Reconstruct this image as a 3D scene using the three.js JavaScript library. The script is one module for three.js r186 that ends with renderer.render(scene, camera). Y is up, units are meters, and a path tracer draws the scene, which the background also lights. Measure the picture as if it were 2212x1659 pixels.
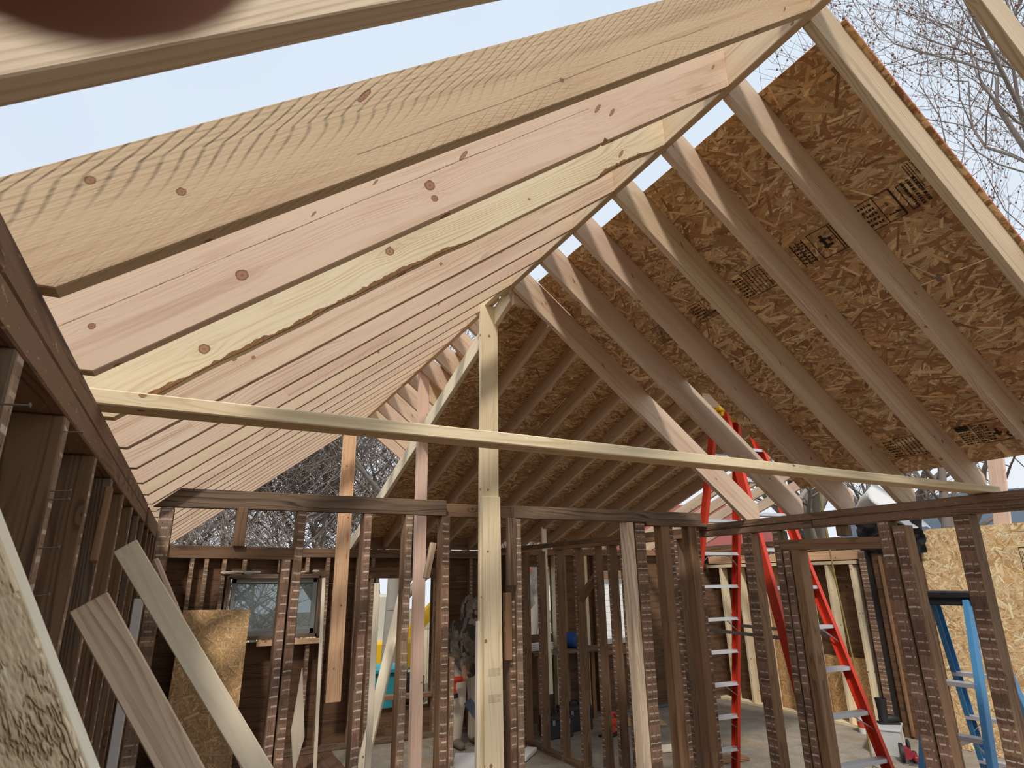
import * as THREE from 'three';
import { mergeGeometries as mergeRaw } from 'three/addons/utils/BufferGeometryUtils.js';
import { MarchingCubes } from 'three/addons/objects/MarchingCubes.js';

// ------------------------------------------------------------------ camera, sky, sun, exposure
const scene = new THREE.Scene();
const camera = new THREE.PerspectiveCamera(64.87, 2212 / 1659, 0.01, 300);
camera.position.set(0, 1.9, 0);
camera.quaternion.setFromRotationMatrix(new THREE.Matrix4().makeBasis(
  new THREE.Vector3(0.89057694, -0.01354009, 0.45463104),
  new THREE.Vector3(-0.12705591, 0.95235878, 0.27725359),
  new THREE.Vector3(-0.4367259, -0.30467921, 0.84642842)));
camera.updateMatrixWorld(true);
const renderer = new THREE.WebGLRenderer({ antialias: true });
renderer.toneMapping = THREE.LinearToneMapping;
renderer.toneMappingExposure = 1.0;
renderer.shadowMap.enabled = true;
renderer.shadowMap.type = THREE.PCFSoftShadowMap;

// small deterministic helpers
function rng(seed) { let a = (seed * 2654435761) >>> 0; return () => { a = (a + 0x6D2B79F5) >>> 0; let t = a; t = Math.imul(t ^ (t >>> 15), t | 1); t ^= t + Math.imul(t ^ (t >>> 7), t | 61); return ((t ^ (t >>> 14)) >>> 0) / 4294967296; }; }
const hash2 = (x, y, s) => { let h = Math.imul(x, 374761393) + Math.imul(y, 668265263) + Math.imul(s, 974711); h = Math.imul(h ^ (h >>> 13), 1274126177); return ((h ^ (h >>> 16)) >>> 0) / 4294967296; };
function vnoise(x, y, s = 0) { const xi = Math.floor(x), yi = Math.floor(y), fx = x - xi, fy = y - yi, u = fx * fx * (3 - 2 * fx), v = fy * fy * (3 - 2 * fy); const a = hash2(xi, yi, s), b = hash2(xi + 1, yi, s), c = hash2(xi, yi + 1, s), d = hash2(xi + 1, yi + 1, s); return a + (b - a) * u + (c - a) * v + (a - b - c + d) * u * v; }
const fbm = (x, y, s) => 0.55 * vnoise(x, y, s) + 0.28 * vnoise(2.1 * x, 2.1 * y, s + 1) + 0.17 * vnoise(4.3 * x, 4.3 * y, s + 2);
const clamp = (v, a = 0, b = 1) => Math.min(b, Math.max(a, v));
const sstep = (a, b, v) => { const t = clamp((v - a) / (b - a)); return t * t * (3 - 2 * t); };
const lerp = (a, b, t) => a + (b - a) * t;
const V = (x, y, z) => new THREE.Vector3(x, y, z);

// pale overcast sky, soft uneven cloud all round
{
  const w = 512, h = 256, data = new Uint8Array(w * h * 4);
  for (let j = 0; j < h; j++) for (let i = 0; i < w; i++) {
    const el = (j + 0.5) / h * 180 - 90, az = i / w * Math.PI * 2, t = sstep(0, 60, Math.max(0, el));
    const cx = Math.cos(az) * 3 + 9, cz = Math.sin(az) * 3 + 9, cl = fbm(cx + el * 0.02, cz + el * 0.035, 5) - 0.5;
    const o = (j * w + i) * 4;
    data[o] = clamp(lerp(236, 217, t) + cl * 18, 0, 255); data[o + 1] = clamp(lerp(242, 232, t) + cl * 12, 0, 255); data[o + 2] = clamp(lerp(249, 249, t) + cl * 4, 0, 255); data[o + 3] = 255;
  }
  const sky = new THREE.DataTexture(data, w, h); sky.mapping = THREE.EquirectangularReflectionMapping; sky.colorSpace = THREE.SRGBColorSpace; sky.magFilter = THREE.LinearFilter; sky.needsUpdate = true;
  scene.background = sky; scene.environment = sky;
}
// weak hazy sun, high on the left behind the photographer
const sun = new THREE.DirectionalLight(0xfff7ee, 2.7);
sun.position.set(-7.4, 19.8, 9.5); sun.target.position.set(2, 1, -4);
sun.castShadow = true; sun.shadow.radius = 12; sun.shadow.mapSize.set(4096, 4096);
Object.assign(sun.shadow.camera, { left: -14, right: 14, top: 14, bottom: -14, near: 1, far: 60 });
scene.add(sun, sun.target);

// ------------------------------------------------------------------ textures
function tex(w, h, fn, srgb = true) {
  const d = new Uint8Array(w * h * 4); const c = [0, 0, 0];
  for (let y = 0; y < h; y++) for (let x = 0; x < w; x++) { fn(x, y, c); const o = (y * w + x) * 4; d[o] = clamp(c[0], 0, 255); d[o + 1] = clamp(c[1], 0, 255); d[o + 2] = clamp(c[2], 0, 255); d[o + 3] = 255; }
  return finishTex(d, w, h, srgb);
}
function finishTex(d, w, h, srgb = true) {
  const t = new THREE.DataTexture(d, w, h); t.wrapS = t.wrapT = THREE.RepeatWrapping; t.magFilter = THREE.LinearFilter; t.minFilter = THREE.LinearMipmapLinearFilter; t.generateMipmaps = true;
  if (srgb) t.colorSpace = THREE.SRGBColorSpace; t.needsUpdate = true; return t;
}
const mixc = (c, a, b, t) => { c[0] = lerp(a[0], b[0], t); c[1] = lerp(a[1], b[1], t); c[2] = lerp(a[2], b[2], t); };
// sawn timber: u runs along the grain (len metres), v across (wid metres)
function woodTex({ w = 2048, h = 256, len = 2.75, wid = 0.2, base, dark, rings = 60, warp = 3, contrast = 0.5, knots = [], seed = 1, kcol = [104, 68, 46], blotch = 0.25, post }) {
  return tex(w, h, (x, y, c) => {
    const U = x / w * len, W = y / h * wid;
    let q = (W + 0.035 * vnoise(W * 34, U * 0.35, seed + 21)) * rings + (vnoise(U * 1.1, W * 9, seed) - 0.5) * warp + (vnoise(U * 3.7, W * 16, seed + 3) - 0.5) * warp * 0.35;
    let inK = 0, kd = 0, halo = 0;
    for (const [ku, kv, kr, ks = 1] of knots) {
      const du = U - ku, dv = W - kv, e = Math.exp(-(du * du) / (kr * kr * 9) - (dv * dv) / (kr * kr * 3.4));
      q += Math.sign(dv || 1) * e * -1.5 * ks; halo = Math.max(halo, e);
      const kk = kr * 0.82, r = Math.sqrt((du * du) / (kk * kk * 1.2) + (dv * dv) / (kk * kk)) * (0.92 + 0.16 * vnoise(Math.atan2(dv, du) * 2, 1, seed)); if (r < 1) { inK = 1; kd = r; }
    }
    const t = q - Math.floor(q), late = sstep(0.35, 0.85, t) * (1 - sstep(0.9, 1, t));
    const fib = vnoise(U * 45, W * 1500, seed + 7), fine = vnoise(U * 9, W * 420, seed + 9);
    const bl = fbm(U * 2.2, W * 14, seed + 11);
    const pat = 0.35 + 1.15 * sstep(0.25, 0.75, vnoise(U * 1.7, W * 26, seed + 31)), str = sstep(0.66, 0.86, vnoise(U * 1.3, W * 46, seed + 37)) * 0.3;
    mixc(c, base, dark, clamp(late * contrast * pat + (fib - 0.5) * 0.18 + (fine - 0.5) * 0.26 + (bl - 0.5) * blotch * 2 + halo * 0.1 + str));
    if (inK) { const rr = 0.5 + 0.5 * Math.sin(kd * 16), k2 = [lerp(kcol[0], base[0], 0.55), lerp(kcol[1], base[1], 0.45), lerp(kcol[2], base[2], 0.4)]; mixc(c, kcol, k2, kd > 0.84 ? 0.12 : kd < 0.16 ? 0.4 : 0.7 + 0.3 * rr); }
    if (post) post(U, W, c);
  });
}
const fix = (m, len, wid) => { m.userData.uvs = [len, wid]; return m; };
const S = (o) => new THREE.MeshStandardMaterial({ roughness: 0.82, metalness: 0, ...o });
const wood = (o, m = {}) => fix(S({ map: woodTex(o), ...m }), o.len ?? 2.75, o.wid ?? 0.2);
// knots are measured on the boards: metres along from the ridge end, metres up from the lower edge
const M = {};
M.rafterNear = wood({ seed: 3, base: [212, 190, 160], dark: [164, 136, 108], rings: 70, warp: 3.2, contrast: 0.34, knots: [[0.9, 0.1, 0.014]] });
{ // rough sawn board with blade marks
  const mark = (U, W) => { const band = sstep(0.07, 0.12, W + 0.03 * (vnoise(U * 2, 3, 41) - 0.5)); const arc = U + 3 - 1.1 * Math.pow(Math.max(0, 0.21 - W), 1.6) * 3.2; const f = Math.abs(((arc * 27 + (vnoise(U * 6, W * 20, 42) - 0.5) * 0.9) % 1) - 0.5) * 2; return (1 - sstep(0.0, 0.42, f)) * (0.14 + 0.86 * band) * (0.45 + 0.75 * vnoise(U * 60, W * 220, 44)) * (0.5 + 0.7 * vnoise(U * 1.3, 7, 47)); };
  const hatch = (U, W) => { const lo = 1 - sstep(0.02, 0.075, W); const a = Math.abs((((U * 1.0 + W * 2.2) * 24) % 1) - 0.5) * 2; const b = Math.abs((((U * 1.0 - W * 4.5) * 24 + 40) % 1) - 0.5) * 2; return lo * Math.max(1 - sstep(0, 0.2, a), (1 - sstep(0, 0.2, b)) * 0.8) * 0.7 * sstep(0.3, 0.6, vnoise(U * 5, W * 40, 49)); };
  M.rafterRough = wood({ seed: 5, base: [200, 173, 141], dark: [158, 124, 94], rings: 40, warp: 7, contrast: 0.09, blotch: 0.36, knots: [[1.953, 0.15, 0.013], [2.43, 0.14, 0.009], [2.323, 0.078, 0.009], [1.383, 0.05, 0.008], [0.218, 0.034, 0.008], [0.42, 0.11, 0.02, 2.2]],
    post: (U, W, c) => { const row = sstep(0.55, 0.9, Math.abs(((W * 95 + (vnoise(U * 4, W * 30, 53) - 0.5) * 0.8) % 1) - 0.5) * 2) * sstep(0.08, 0.14, W) * vnoise(U * 30, W * 90, 54), chk = Math.abs(W - (0.045 + 0.018 * (1.5 - U) + 0.006 * vnoise(U * 5, 1, 57))) < 0.0011 && U > 0.7 && U < 2.0 ? 0.3 : 0, g = 1 - 0.2 * mark(U, W) - 0.16 * hatch(U, W) - 0.17 * row - chk; c[0] *= g; c[1] *= g; c[2] *= g * 0.985; } });
  M.rafterRough.bumpMap = tex(2048, 256, (x, y, c) => { const U = x / 2048 * 2.75, W = y / 256 * 0.2; c[0] = c[1] = c[2] = 235 - 110 * mark(U, W) - 80 * hatch(U, W) - 30 * vnoise(U * 60, W * 500, 51); }, false);
  M.rafterRough.bumpScale = 0.0025;
}
M.rafterPink = wood({ seed: 8, base: [217, 190, 164], dark: [176, 140, 114], rings: 88, warp: 6, contrast: 0.32, knots: [[2.192, 0.062, 0.016], [2.509, 0.085, 0.008], [1.502, 0.135, 0.013], [1.611, 0.05, 0.012], [1.6, 0.09, 0.018, 0.4], [0.9, 0.117, 0.014], [0.802, 0.085, 0.013], [0.169, 0.1, 0.01], [1.813, 0.155, 0.007], [1.971, 0.135, 0.006]],
  post: (U, W, c) => { const crk = 0.128 - 0.012 * (U - 1.2) + 0.004 * (vnoise(U * 6, 2, 71) - 0.5); if (U > 0.95 && Math.abs(W - crk) < 0.0009 * (0.4 + vnoise(U * 9, 1, 72))) { c[0] *= 0.55; c[1] *= 0.48; c[2] *= 0.42; } } });
M.rafterYellow = wood({ seed: 12, base: [222, 205, 172], dark: [182, 154, 114], rings: 60, warp: 7, contrast: 0.34, knots: [[2.275, 0.06, 0.017], [1.599, 0.09, 0.018], [0.355, 0.05, 0.015], [0.933, 0.045, 0.007]],
  post: (U, W, c) => { const e = 0.012 + 0.016 * (fbm(U * 14, 3, 81) - 0.35) + 0.006 * vnoise(U * 70, 1, 82); const zone = Math.max(sstep(0.1, 0.2, U) * (1 - sstep(0.45, 0.55, U)), sstep(1.25, 1.45, U) * (1 - sstep(2.45, 2.55, U))); if (W < e * zone) { const n = fbm(U * 90, W * 300, 83); mixc(c, [92, 62, 36], [156, 112, 66], n); } } });
const GEN = [
  wood({ seed: 21, base: [216, 190, 163], dark: [174, 140, 112], rings: 84, warp: 6, contrast: 0.34, knots: [[0.61, 0.07, 0.009], [1.553, 0.1, 0.01], [1.495, 0.074, 0.008], [2.142, 0.072, 0.012]] }),
  wood({ seed: 22, base: [214, 191, 160], dark: [174, 142, 110], rings: 74, warp: 7, contrast: 0.32, knots: [[0.4, 0.12, 0.011], [1.2, 0.05, 0.009], [2.0, 0.13, 0.012]] }),
  wood({ seed: 23, base: [213, 186, 161], dark: [170, 134, 108], rings: 92, warp: 5, contrast: 0.34, knots: [[0.8, 0.09, 0.01], [1.75, 0.06, 0.008], [2.45, 0.12, 0.009]] }),
  wood({ seed: 24, base: [215, 191, 165], dark: [170, 132, 104], rings: 70, warp: 8, contrast: 0.34, blotch: 0.4, knots: [[0.25, 0.1, 0.008], [1.05, 0.08, 0.013]] }),
];
M.spruce = wood({ seed: 31, w: 1024, h: 128, len: 2.4, wid: 0.15, base: [236, 217, 180], dark: [206, 180, 136], rings: 44, warp: 4, contrast: 0.36, knots: [[0.3, 0.04, 0.01], [0.75, 0.11, 0.012], [1.3, 0.05, 0.008], [1.45, 0.08, 0.012], [2.0, 0.1, 0.009]] });
M.firPost = wood({ seed: 33, w: 1024, h: 128, len: 2.4, wid: 0.15, base: [232, 201, 180], dark: [204, 160, 134], rings: 58, warp: 3, contrast: 0.35, knots: [[0.5, 0.05, 0.008], [1.6, 0.1, 0.008]] });
M.cedar = wood({ seed: 35, w: 1024, h: 128, len: 2.4, wid: 0.2, base: [232, 192, 152], dark: [190, 136, 96], rings: 40, warp: 5, contrast: 0.45, knots: [[0.55, 0.12, 0.014], [1.2, 0.06, 0.012], [1.9, 0.1, 0.013]] });
M.greyed = wood({ seed: 37, w: 1024, h: 128, len: 2.4, wid: 0.15, base: [232, 208, 178], dark: [182, 152, 122], rings: 44, warp: 5, contrast: 0.5, blotch: 0.45, knots: [[0.15, 0.08, 0.009], [0.2, 0.05, 0.007], [1.1, 0.06, 0.01]] });
M.bone = wood({ seed: 38, w: 1024, h: 128, len: 2.4, wid: 0.15, base: [246, 232, 202], dark: [212, 194, 162], rings: 30, warp: 3, contrast: 0.25, blotch: 0.4, knots: [[0.12, 0.05, 0.006], [0.6, 0.1, 0.009]] });
M.whitewood = wood({ seed: 39, w: 512, h: 64, len: 2.4, wid: 0.1, base: [244, 232, 208], dark: [222, 202, 168], rings: 40, warp: 2, contrast: 0.3 });
M.old = wood({ seed: 41, w: 1024, h: 128, len: 2.4, wid: 0.2, base: [128, 99, 72], dark: [74, 53, 37], rings: 60, warp: 5, contrast: 0.5, blotch: 0.5, kcol: [44, 28, 20], knots: [[0.7, 0.1, 0.014], [1.8, 0.05, 0.01]] });
M.oldTan = wood({ seed: 43, w: 1024, h: 128, len: 2.4, wid: 0.2, base: [150, 115, 82], dark: [100, 72, 50], rings: 54, warp: 4, contrast: 0.45, blotch: 0.4, kcol: [60, 38, 26] });
M.oldGrey = wood({ seed: 45, w: 1024, h: 128, len: 2.4, wid: 0.12, base: [128, 106, 84], dark: [70, 54, 41], rings: 50, warp: 5, contrast: 0.55, blotch: 0.6, kcol: [36, 24, 18] });
M.sheath = wood({ seed: 47, w: 1024, h: 128, len: 2.4, wid: 0.2, base: [112, 83, 57], dark: [68, 48, 33], rings: 34, warp: 7, contrast: 0.5, blotch: 0.55, kcol: [36, 22, 16], knots: [[0.6, 0.12, 0.02], [1.7, 0.07, 0.016]] });
M.plate = wood({ seed: 48, w: 1024, h: 128, len: 2.4, wid: 0.12, base: [138, 108, 84], dark: [84, 62, 47], rings: 46, warp: 5, contrast: 0.5, blotch: 0.6, kcol: [50, 32, 24], post: (U, W, c) => { if (fbm(U * 50, W * 160, 98) > 0.78) { c[0] += 50; c[1] += 48; c[2] += 42; } } });
// plaster keys and lath lines left on the edges of old studs: along = 1.2 m, across = 0.05 m
const lathTex = (seed, base, tone) => tex(64, 1024, (x, y, c) => {
  const U = y / 1024 * 1.2, W = x / 64 * 0.05, row = Math.floor(U / 0.048 + 0.12 * (vnoise(W * 30, U * 3, seed) - 0.5)), f = U / 0.048 + 0.12 * (vnoise(W * 30, U * 3, seed) - 0.5) - row;
  const n = fbm(W * 160, U * 60, seed + 2), tint = 0.82 + 0.3 * hash2(row, 3, seed), fib = 0.85 + 0.3 * vnoise(W * 500, U * 20, seed + 5);
  c[0] = base[0] * tint * fib; c[1] = base[1] * tint * fib; c[2] = base[2] * tint * fib;
  const thick = 0.03 + 0.06 * hash2(row, 9, seed), on = hash2(row, 11, seed) > 0.14 ? 0.6 + 0.4 * hash2(row, 23, seed) : 0, edge = hash2(row, 13, seed) * 0.3;
  const a = on * (1 - sstep(thick, thick + 0.06, Math.abs(f - 0.5) * 1.0)) * sstep(edge * 0.05, edge * 0.05 + 0.004, W) * sstep(0.25, 0.5, n + 0.3);
  mixc(c, [c[0], c[1], c[2]], tone, a * 0.9);
  const nx = 0.012 + 0.026 * hash2(row, 17, seed), d = Math.hypot(W - nx, (f - 0.05) * 0.048); if (d < 0.0022) { c[0] = 40; c[1] = 28; c[2] = 22; }
  if (n > 0.8) { c[0] = lerp(c[0], tone[0], 0.4); c[1] = lerp(c[1], tone[1], 0.4); c[2] = lerp(c[2], tone[2], 0.4); }
});
const LATH = [lathTex(61, [144, 112, 92], [232, 222, 206]), lathTex(67, [130, 101, 80], [220, 206, 186]), lathTex(71, [146, 120, 98], [214, 202, 184])].map((map) => fix(S({ map, roughness: 0.9 }), 1.2, 0.05));
// strand board
function osbTex(seed, cols, size = 1024, metres = 1.22, n = 2600, along = 0.6) {
  const d = new Uint8Array(size * size * 4), r = rng(seed), px = size / metres;
  for (let i = 0; i < size * size; i++) { d[i * 4] = cols[0][0]; d[i * 4 + 1] = cols[0][1]; d[i * 4 + 2] = cols[0][2]; d[i * 4 + 3] = 255; }
  for (let k = 0; k < n; k++) {
    const L = (0.05 + 0.13 * r()) * px, W = (0.007 + 0.032 * r() * r()) * px, a = (r() + r() + r() - 1.5) * 1.5 * along * 1.6, ca = Math.cos(a), sa = Math.sin(a), cx = r() * size, cy = r() * size, R = Math.ceil(Math.hypot(L, W) / 2);
    const base = cols[Math.floor(r() * cols.length)], tone = 0.86 + 0.26 * r(), sk = (r() - 0.5) * 0.8, sd = Math.floor(r() * 1e6), rag = r() * 0.35;
    for (let y = -R; y <= R; y++) for (let x = -R; x <= R; x++) {
      const u = x * ca + y * sa, v = -x * sa + y * ca; if (Math.abs(v) > W / 2 || Math.abs(u + v * sk) > L / 2 * (1 - rag * hash2(Math.round(v), sd, 3))) continue;
      const o = ((((cy + y) | 0) + size) % size * size + (((cx + x) | 0) + size) % size) * 4, edge = Math.abs(v) > W / 2 - 1.3 ? 0.84 : 1, g = tone * edge * (0.94 + 0.12 * hash2(Math.round(v), sd, 5)) * (0.95 + 0.1 * vnoise(u * 0.12, v * 0.5, sd & 255));
      d[o] = clamp(base[0] * g, 0, 255); d[o + 1] = clamp(base[1] * g, 0, 255); d[o + 2] = clamp(base[2] * g, 0, 255);
    }
  }
  return finishTex(d, size, size);
}
const roofOsb = [[216, 180, 132], [230, 198, 150], [194, 154, 108], [168, 124, 84], [238, 210, 166], [206, 166, 118], [186, 142, 98]];
M.osbRoof = [osbTex(101, roofOsb), osbTex(102, roofOsb)].map((map) => fix(S({ map, roughness: 0.75 }), 1.22, 1.22));
M.osbNew = fix(S({ map: osbTex(103, [[234, 198, 146], [242, 212, 164], [220, 178, 124], [246, 222, 180], [206, 160, 106], [238, 204, 152]], 1024, 1.22, 3200, 0.9), roughness: 0.75 }), 1.22, 1.22);
M.osbOld = fix(S({ map: osbTex(104, [[208, 168, 116], [214, 176, 124], [200, 158, 106], [218, 182, 132]], 512, 1.22, 3200, 1.2), roughness: 0.75 }), 1.22, 1.22);
M.osbEdge = S({ color: 0xc0622f });
M.dust = fix(S({ map: tex(512, 512, (x, y, c) => { const n = fbm(x / 40, y / 40, 7), f = vnoise(x / 3, y / 3, 8), p = sstep(0.62, 0.72, fbm(x / 90, y / 70, 15)); mixc(c, [126, 116, 102], [164, 154, 138], n); mixc(c, [c[0], c[1], c[2]], [164, 132, 98], p * 0.5); c[0] += (f - 0.5) * 18; c[1] += (f - 0.5) * 18; c[2] += (f - 0.5) * 18; }), roughness: 0.95 }), 2.4, 2.4);
M.floorWood = wood({ seed: 53, w: 1024, h: 128, len: 2.4, wid: 0.2, base: [116, 84, 62], dark: [78, 54, 40], rings: 40, warp: 6, contrast: 0.4, blotch: 0.5 });
M.red = S({ color: 0xd23c22, roughness: 0.45 }); M.blue = S({ color: 0x4585b2, roughness: 0.45 });
M.alu = S({ color: 0xd6d8dc, roughness: 0.42, metalness: 0.55 }); M.steel = S({ color: 0x9a9a9c, roughness: 0.4, metalness: 0.85 });
M.yellow = S({ color: 0xe6b515, roughness: 0.5 }); M.black = S({ color: 0x17181a, roughness: 0.6 }); M.char = S({ color: 0x1c1a18, roughness: 0.9 });
M.white = S({ color: 0xe9e7e2, roughness: 0.7 }); M.paint = S({ color: 0xd8d6d0, roughness: 0.6 });
M.nail = S({ color: 0x8c8880, roughness: 0.45, metalness: 0.8 });
M.bark = S({ color: 0x7d726a, roughness: 0.95 }); M.barkPale = S({ color: 0x8f877d, roughness: 0.95 }); M.twig = S({ color: 0x887b72, roughness: 0.95 }); M.bud = S({ color: 0x84594c, roughness: 0.9 });
M.plaster = S({ color: 0xb9b1a4, roughness: 0.95 });

// ------------------------------------------------------------------ geometry helpers
const mergeGeometries = (list) => mergeRaw(list.map((g) => (g.index ? g.toNonIndexed() : g)));
const taken = new Map();
function numbered(n) { const k = taken.get(n) ?? 0; taken.set(n, k + 1); return k ? `${n}_${String(k).padStart(3, '0')}` : n; }
let boardCount = 0;
// box with eased edges; grain runs along local x. special = { face: '+y', uvs } makes a second material group
function easedBox(lx, ly, lz, c = 0.003, uvs = [1, 1], special = null) {
  const h = [lx / 2, ly / 2, lz / 2]; c = Math.min(c, h[0] * 0.4, h[1] * 0.4, h[2] * 0.4);
  const P = [], UV = [], first = [], second = [], r = rng(1000 + boardCount++), ou = r(), ov = special?.pin ? 0 : r();
  const pt = (ax, s) => [0, 1, 2].map((i) => s[i] * (i === ax ? h[i] : h[i] - c));
  const tri = (a, b, d, out, tag) => {
    const n = V(...b).sub(V(...a)).cross(V(...d).sub(V(...a))); if (n.dot(V(...out)) < 0) [b, d] = [d, b];
    const ax = Math.abs(out[0]) > 0.99 ? 0 : Math.abs(out[1]) >= Math.abs(out[2]) && Math.abs(out[1]) > 0.5 ? 1 : Math.abs(out[2]) > 0.5 ? 2 : 0;
    const use = special && tag === special.face, sc = use ? special.uvs : uvs;
    (use ? second : first).push([a, b, d].map((p) => [p, use ? [(ax === 1 ? p[2] + h[2] : p[1] + h[1]) / sc[1], p[0] / sc[0] + ou] : ax === 0 ? [p[1] / sc[0] * 0.1 + ou, p[2] / sc[1] + ov] : ax === 1 ? [p[0] / sc[0] + ou, p[2] / sc[1] + ov] : [p[0] / sc[0] + ou, p[1] / sc[1] + ov]]));
  };
  const quad = (a, b, d, e, out, tag) => { tri(a, b, d, out, tag); tri(a, d, e, out, tag); };
  for (let ax = 0; ax < 3; ax++) for (const s of [-1, 1]) {
    const o = [0, 0, 0]; o[ax] = s; const [j, k] = [(ax + 1) % 3, (ax + 2) % 3], q = [[-1, -1], [1, -1], [1, 1], [-1, 1]].map(([a, b]) => { const g = [0, 0, 0]; g[ax] = s; g[j] = a; g[k] = b; return pt(ax, g); });
    quad(...q, o, (s > 0 ? '+' : '-') + 'xyz'[ax]);
  }
  for (let ax = 0; ax < 3; ax++) { const [j, k] = [(ax + 1) % 3, (ax + 2) % 3]; for (const a of [-1, 1]) for (const b of [-1, 1]) { const g = (e) => { const t = [0, 0, 0]; t[ax] = e; t[j] = a; t[k] = b; return t; }; const o = [0, 0, 0]; o[j] = a * 0.8; o[k] = b * 0.6; quad(pt(j, g(-1)), pt(j, g(1)), pt(k, g(1)), pt(k, g(-1)), o); } }
  for (const a of [-1, 1]) for (const b of [-1, 1]) for (const d of [-1, 1]) tri(pt(0, [a, b, d]), pt(1, [a, b, d]), pt(2, [a, b, d]), [a * 0.5, b * 0.6, d * 0.5]);
  for (const t of [...first, ...second]) for (const [p, u] of t) { P.push(...p); UV.push(...u); }
  const g = new THREE.BufferGeometry(); g.setAttribute('position', new THREE.Float32BufferAttribute(P, 3)); g.setAttribute('uv', new THREE.Float32BufferAttribute(UV, 2)); g.computeVertexNormals();
  if (special) { g.addGroup(0, first.length * 3, 0); g.addGroup(first.length * 3, second.length * 3, 1); }
  return g;
}
function frame(A, B, up) { const x = B.clone().sub(A).normalize(), y = up.clone().addScaledVector(x, -up.dot(x)).normalize(), z = x.clone().cross(y); return new THREE.Matrix4().makeBasis(x, y, z).setPosition(A.clone().add(B).multiplyScalar(0.5)); }
function mesh(name, geo, mat, parent = scene) { const m = new THREE.Mesh(geo, mat); m.name = name; m.castShadow = m.receiveShadow = true; parent.add(m); return m; }
// a straight board from A to B: w is its width along "up", t its thickness
function board(name, parent, mat, A, B, w, t, up = V(0, 1, 0), special = null, c = 0.003) {
  const mats = special ? [mat, special.mat] : mat, g = easedBox(A.distanceTo(B), w, t, c, (mat.userData.uvs ?? [1, 1]), special && { face: special.face, uvs: special.mat.userData.uvs ?? [1, 1], pin: 1 });
  const m = mesh(name, g, mats, parent); frame(A, B, up).decompose(m.position, m.quaternion, m.scale); if (parent !== scene) { parent.updateWorldMatrix(true, false); m.applyMatrix4(parent.matrixWorld.clone().invert()); } return m;
}
const beamGeo = (A, B, w, t, up, c = 0.0015) => easedBox(A.distanceTo(B), w, t, c).applyMatrix4(frame(A, B, up));
const boxGeo = (x, y, z, sx, sy, sz, c = 0.002) => easedBox(sx, sy, sz, c).translate(x, y, z);
function tubeGeo(pts, r, sides = 6, seg = pts.length * 4) { return new THREE.TubeGeometry(new THREE.CatmullRomCurve3(pts), seg, r, sides); }
function cyl(A, B, r0, r1, sides = 10) { const L = A.distanceTo(B), g = new THREE.CylinderGeometry(r1, r0, L, sides); g.applyQuaternion(new THREE.Quaternion().setFromUnitVectors(V(0, 1, 0), B.clone().sub(A).normalize())); g.translate((A.x + B.x) / 2, (A.y + B.y) / 2, (A.z + B.z) / 2); return g; }
function structure(name, label) { const g = new THREE.Group(); g.name = name; g.userData = { kind: 'structure', label }; scene.add(g); return g; }
function thing(name, label, category, pos = [0, 0, 0], group) { const g = new THREE.Group(); g.name = numbered(name); g.position.set(...pos); g.userData = { label, category }; if (group) g.userData.group = group; scene.add(g); g.updateMatrixWorld(true); return g; }
function tag(o, label, category, group, kind) { o.name = numbered(o.name); o.userData = { ...o.userData, label, category }; if (group) o.userData.group = group; if (kind) o.userData.kind = kind; return o; }
// polygon in the x-y plane, extruded along z, wood grain laid along "angle"
function profileGeo(pts, depth, angle, uvs, origin, seed = 0) {
  const g = new THREE.ExtrudeGeometry(new THREE.Shape(pts.map(([x, y]) => new THREE.Vector2(x, y))), { depth: depth - 0.004, bevelEnabled: true, bevelSize: 0.002, bevelThickness: 0.002, bevelOffset: -0.002, bevelSegments: 1 });
  g.translate(0, 0, 0.002); const p = g.attributes.position, n = g.attributes.normal, u = g.attributes.uv, ca = Math.cos(angle), sa = Math.sin(angle);
  for (let i = 0; i < p.count; i++) { const x = p.getX(i) - origin[0], y = p.getY(i) - origin[1], s = x * ca + y * sa, t = -x * sa + y * ca; if (Math.abs(n.getZ(i)) > 0.5) u.setXY(i, Math.abs(s) / uvs[0] + seed, t / uvs[1]); else u.setXY(i, Math.abs(s) / uvs[0] + seed, p.getZ(i) / uvs[1] + 0.37); }
  return g;
}

// ------------------------------------------------------------------ main roof: ridge, rafters, strand board
const SLOPE = 0.7835, ANG = Math.atan(SLOPE), PLATE = 2.306, RIDGE = 3.886, XL = 1.787, XR = 1.824, STEP = 0.4064, VD = 0.184 / Math.cos(ANG);
const roof = structure('roof_main', 'open gable roof framed with new pale rafters');
board('ridge_board', roof, GEN[1], V((XL + XR) / 2, RIDGE + 0.117, 0.6), V((XL + XR) / 2, RIDGE + 0.117, -3.66), 0.235, 0.037);
board('ridge_board', roof, GEN[0], V((XL + XR) / 2, RIDGE + 0.117, -3.72), V((XL + XR) / 2, RIDGE + 0.117, -8.1), 0.235, 0.037);
board('ridge_splice', roof, M.spruce, V(XL - 0.02, RIDGE + 0.06, -3.5), V(XL - 0.02, RIDGE + 0.06, -4.02), 0.14, 0.036);
const leftMats = { '-1': M.rafterNear, 0: M.rafterRough, 1: M.rafterPink, 2: M.rafterYellow };
const seatY = PLATE + 0.0005;
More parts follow.
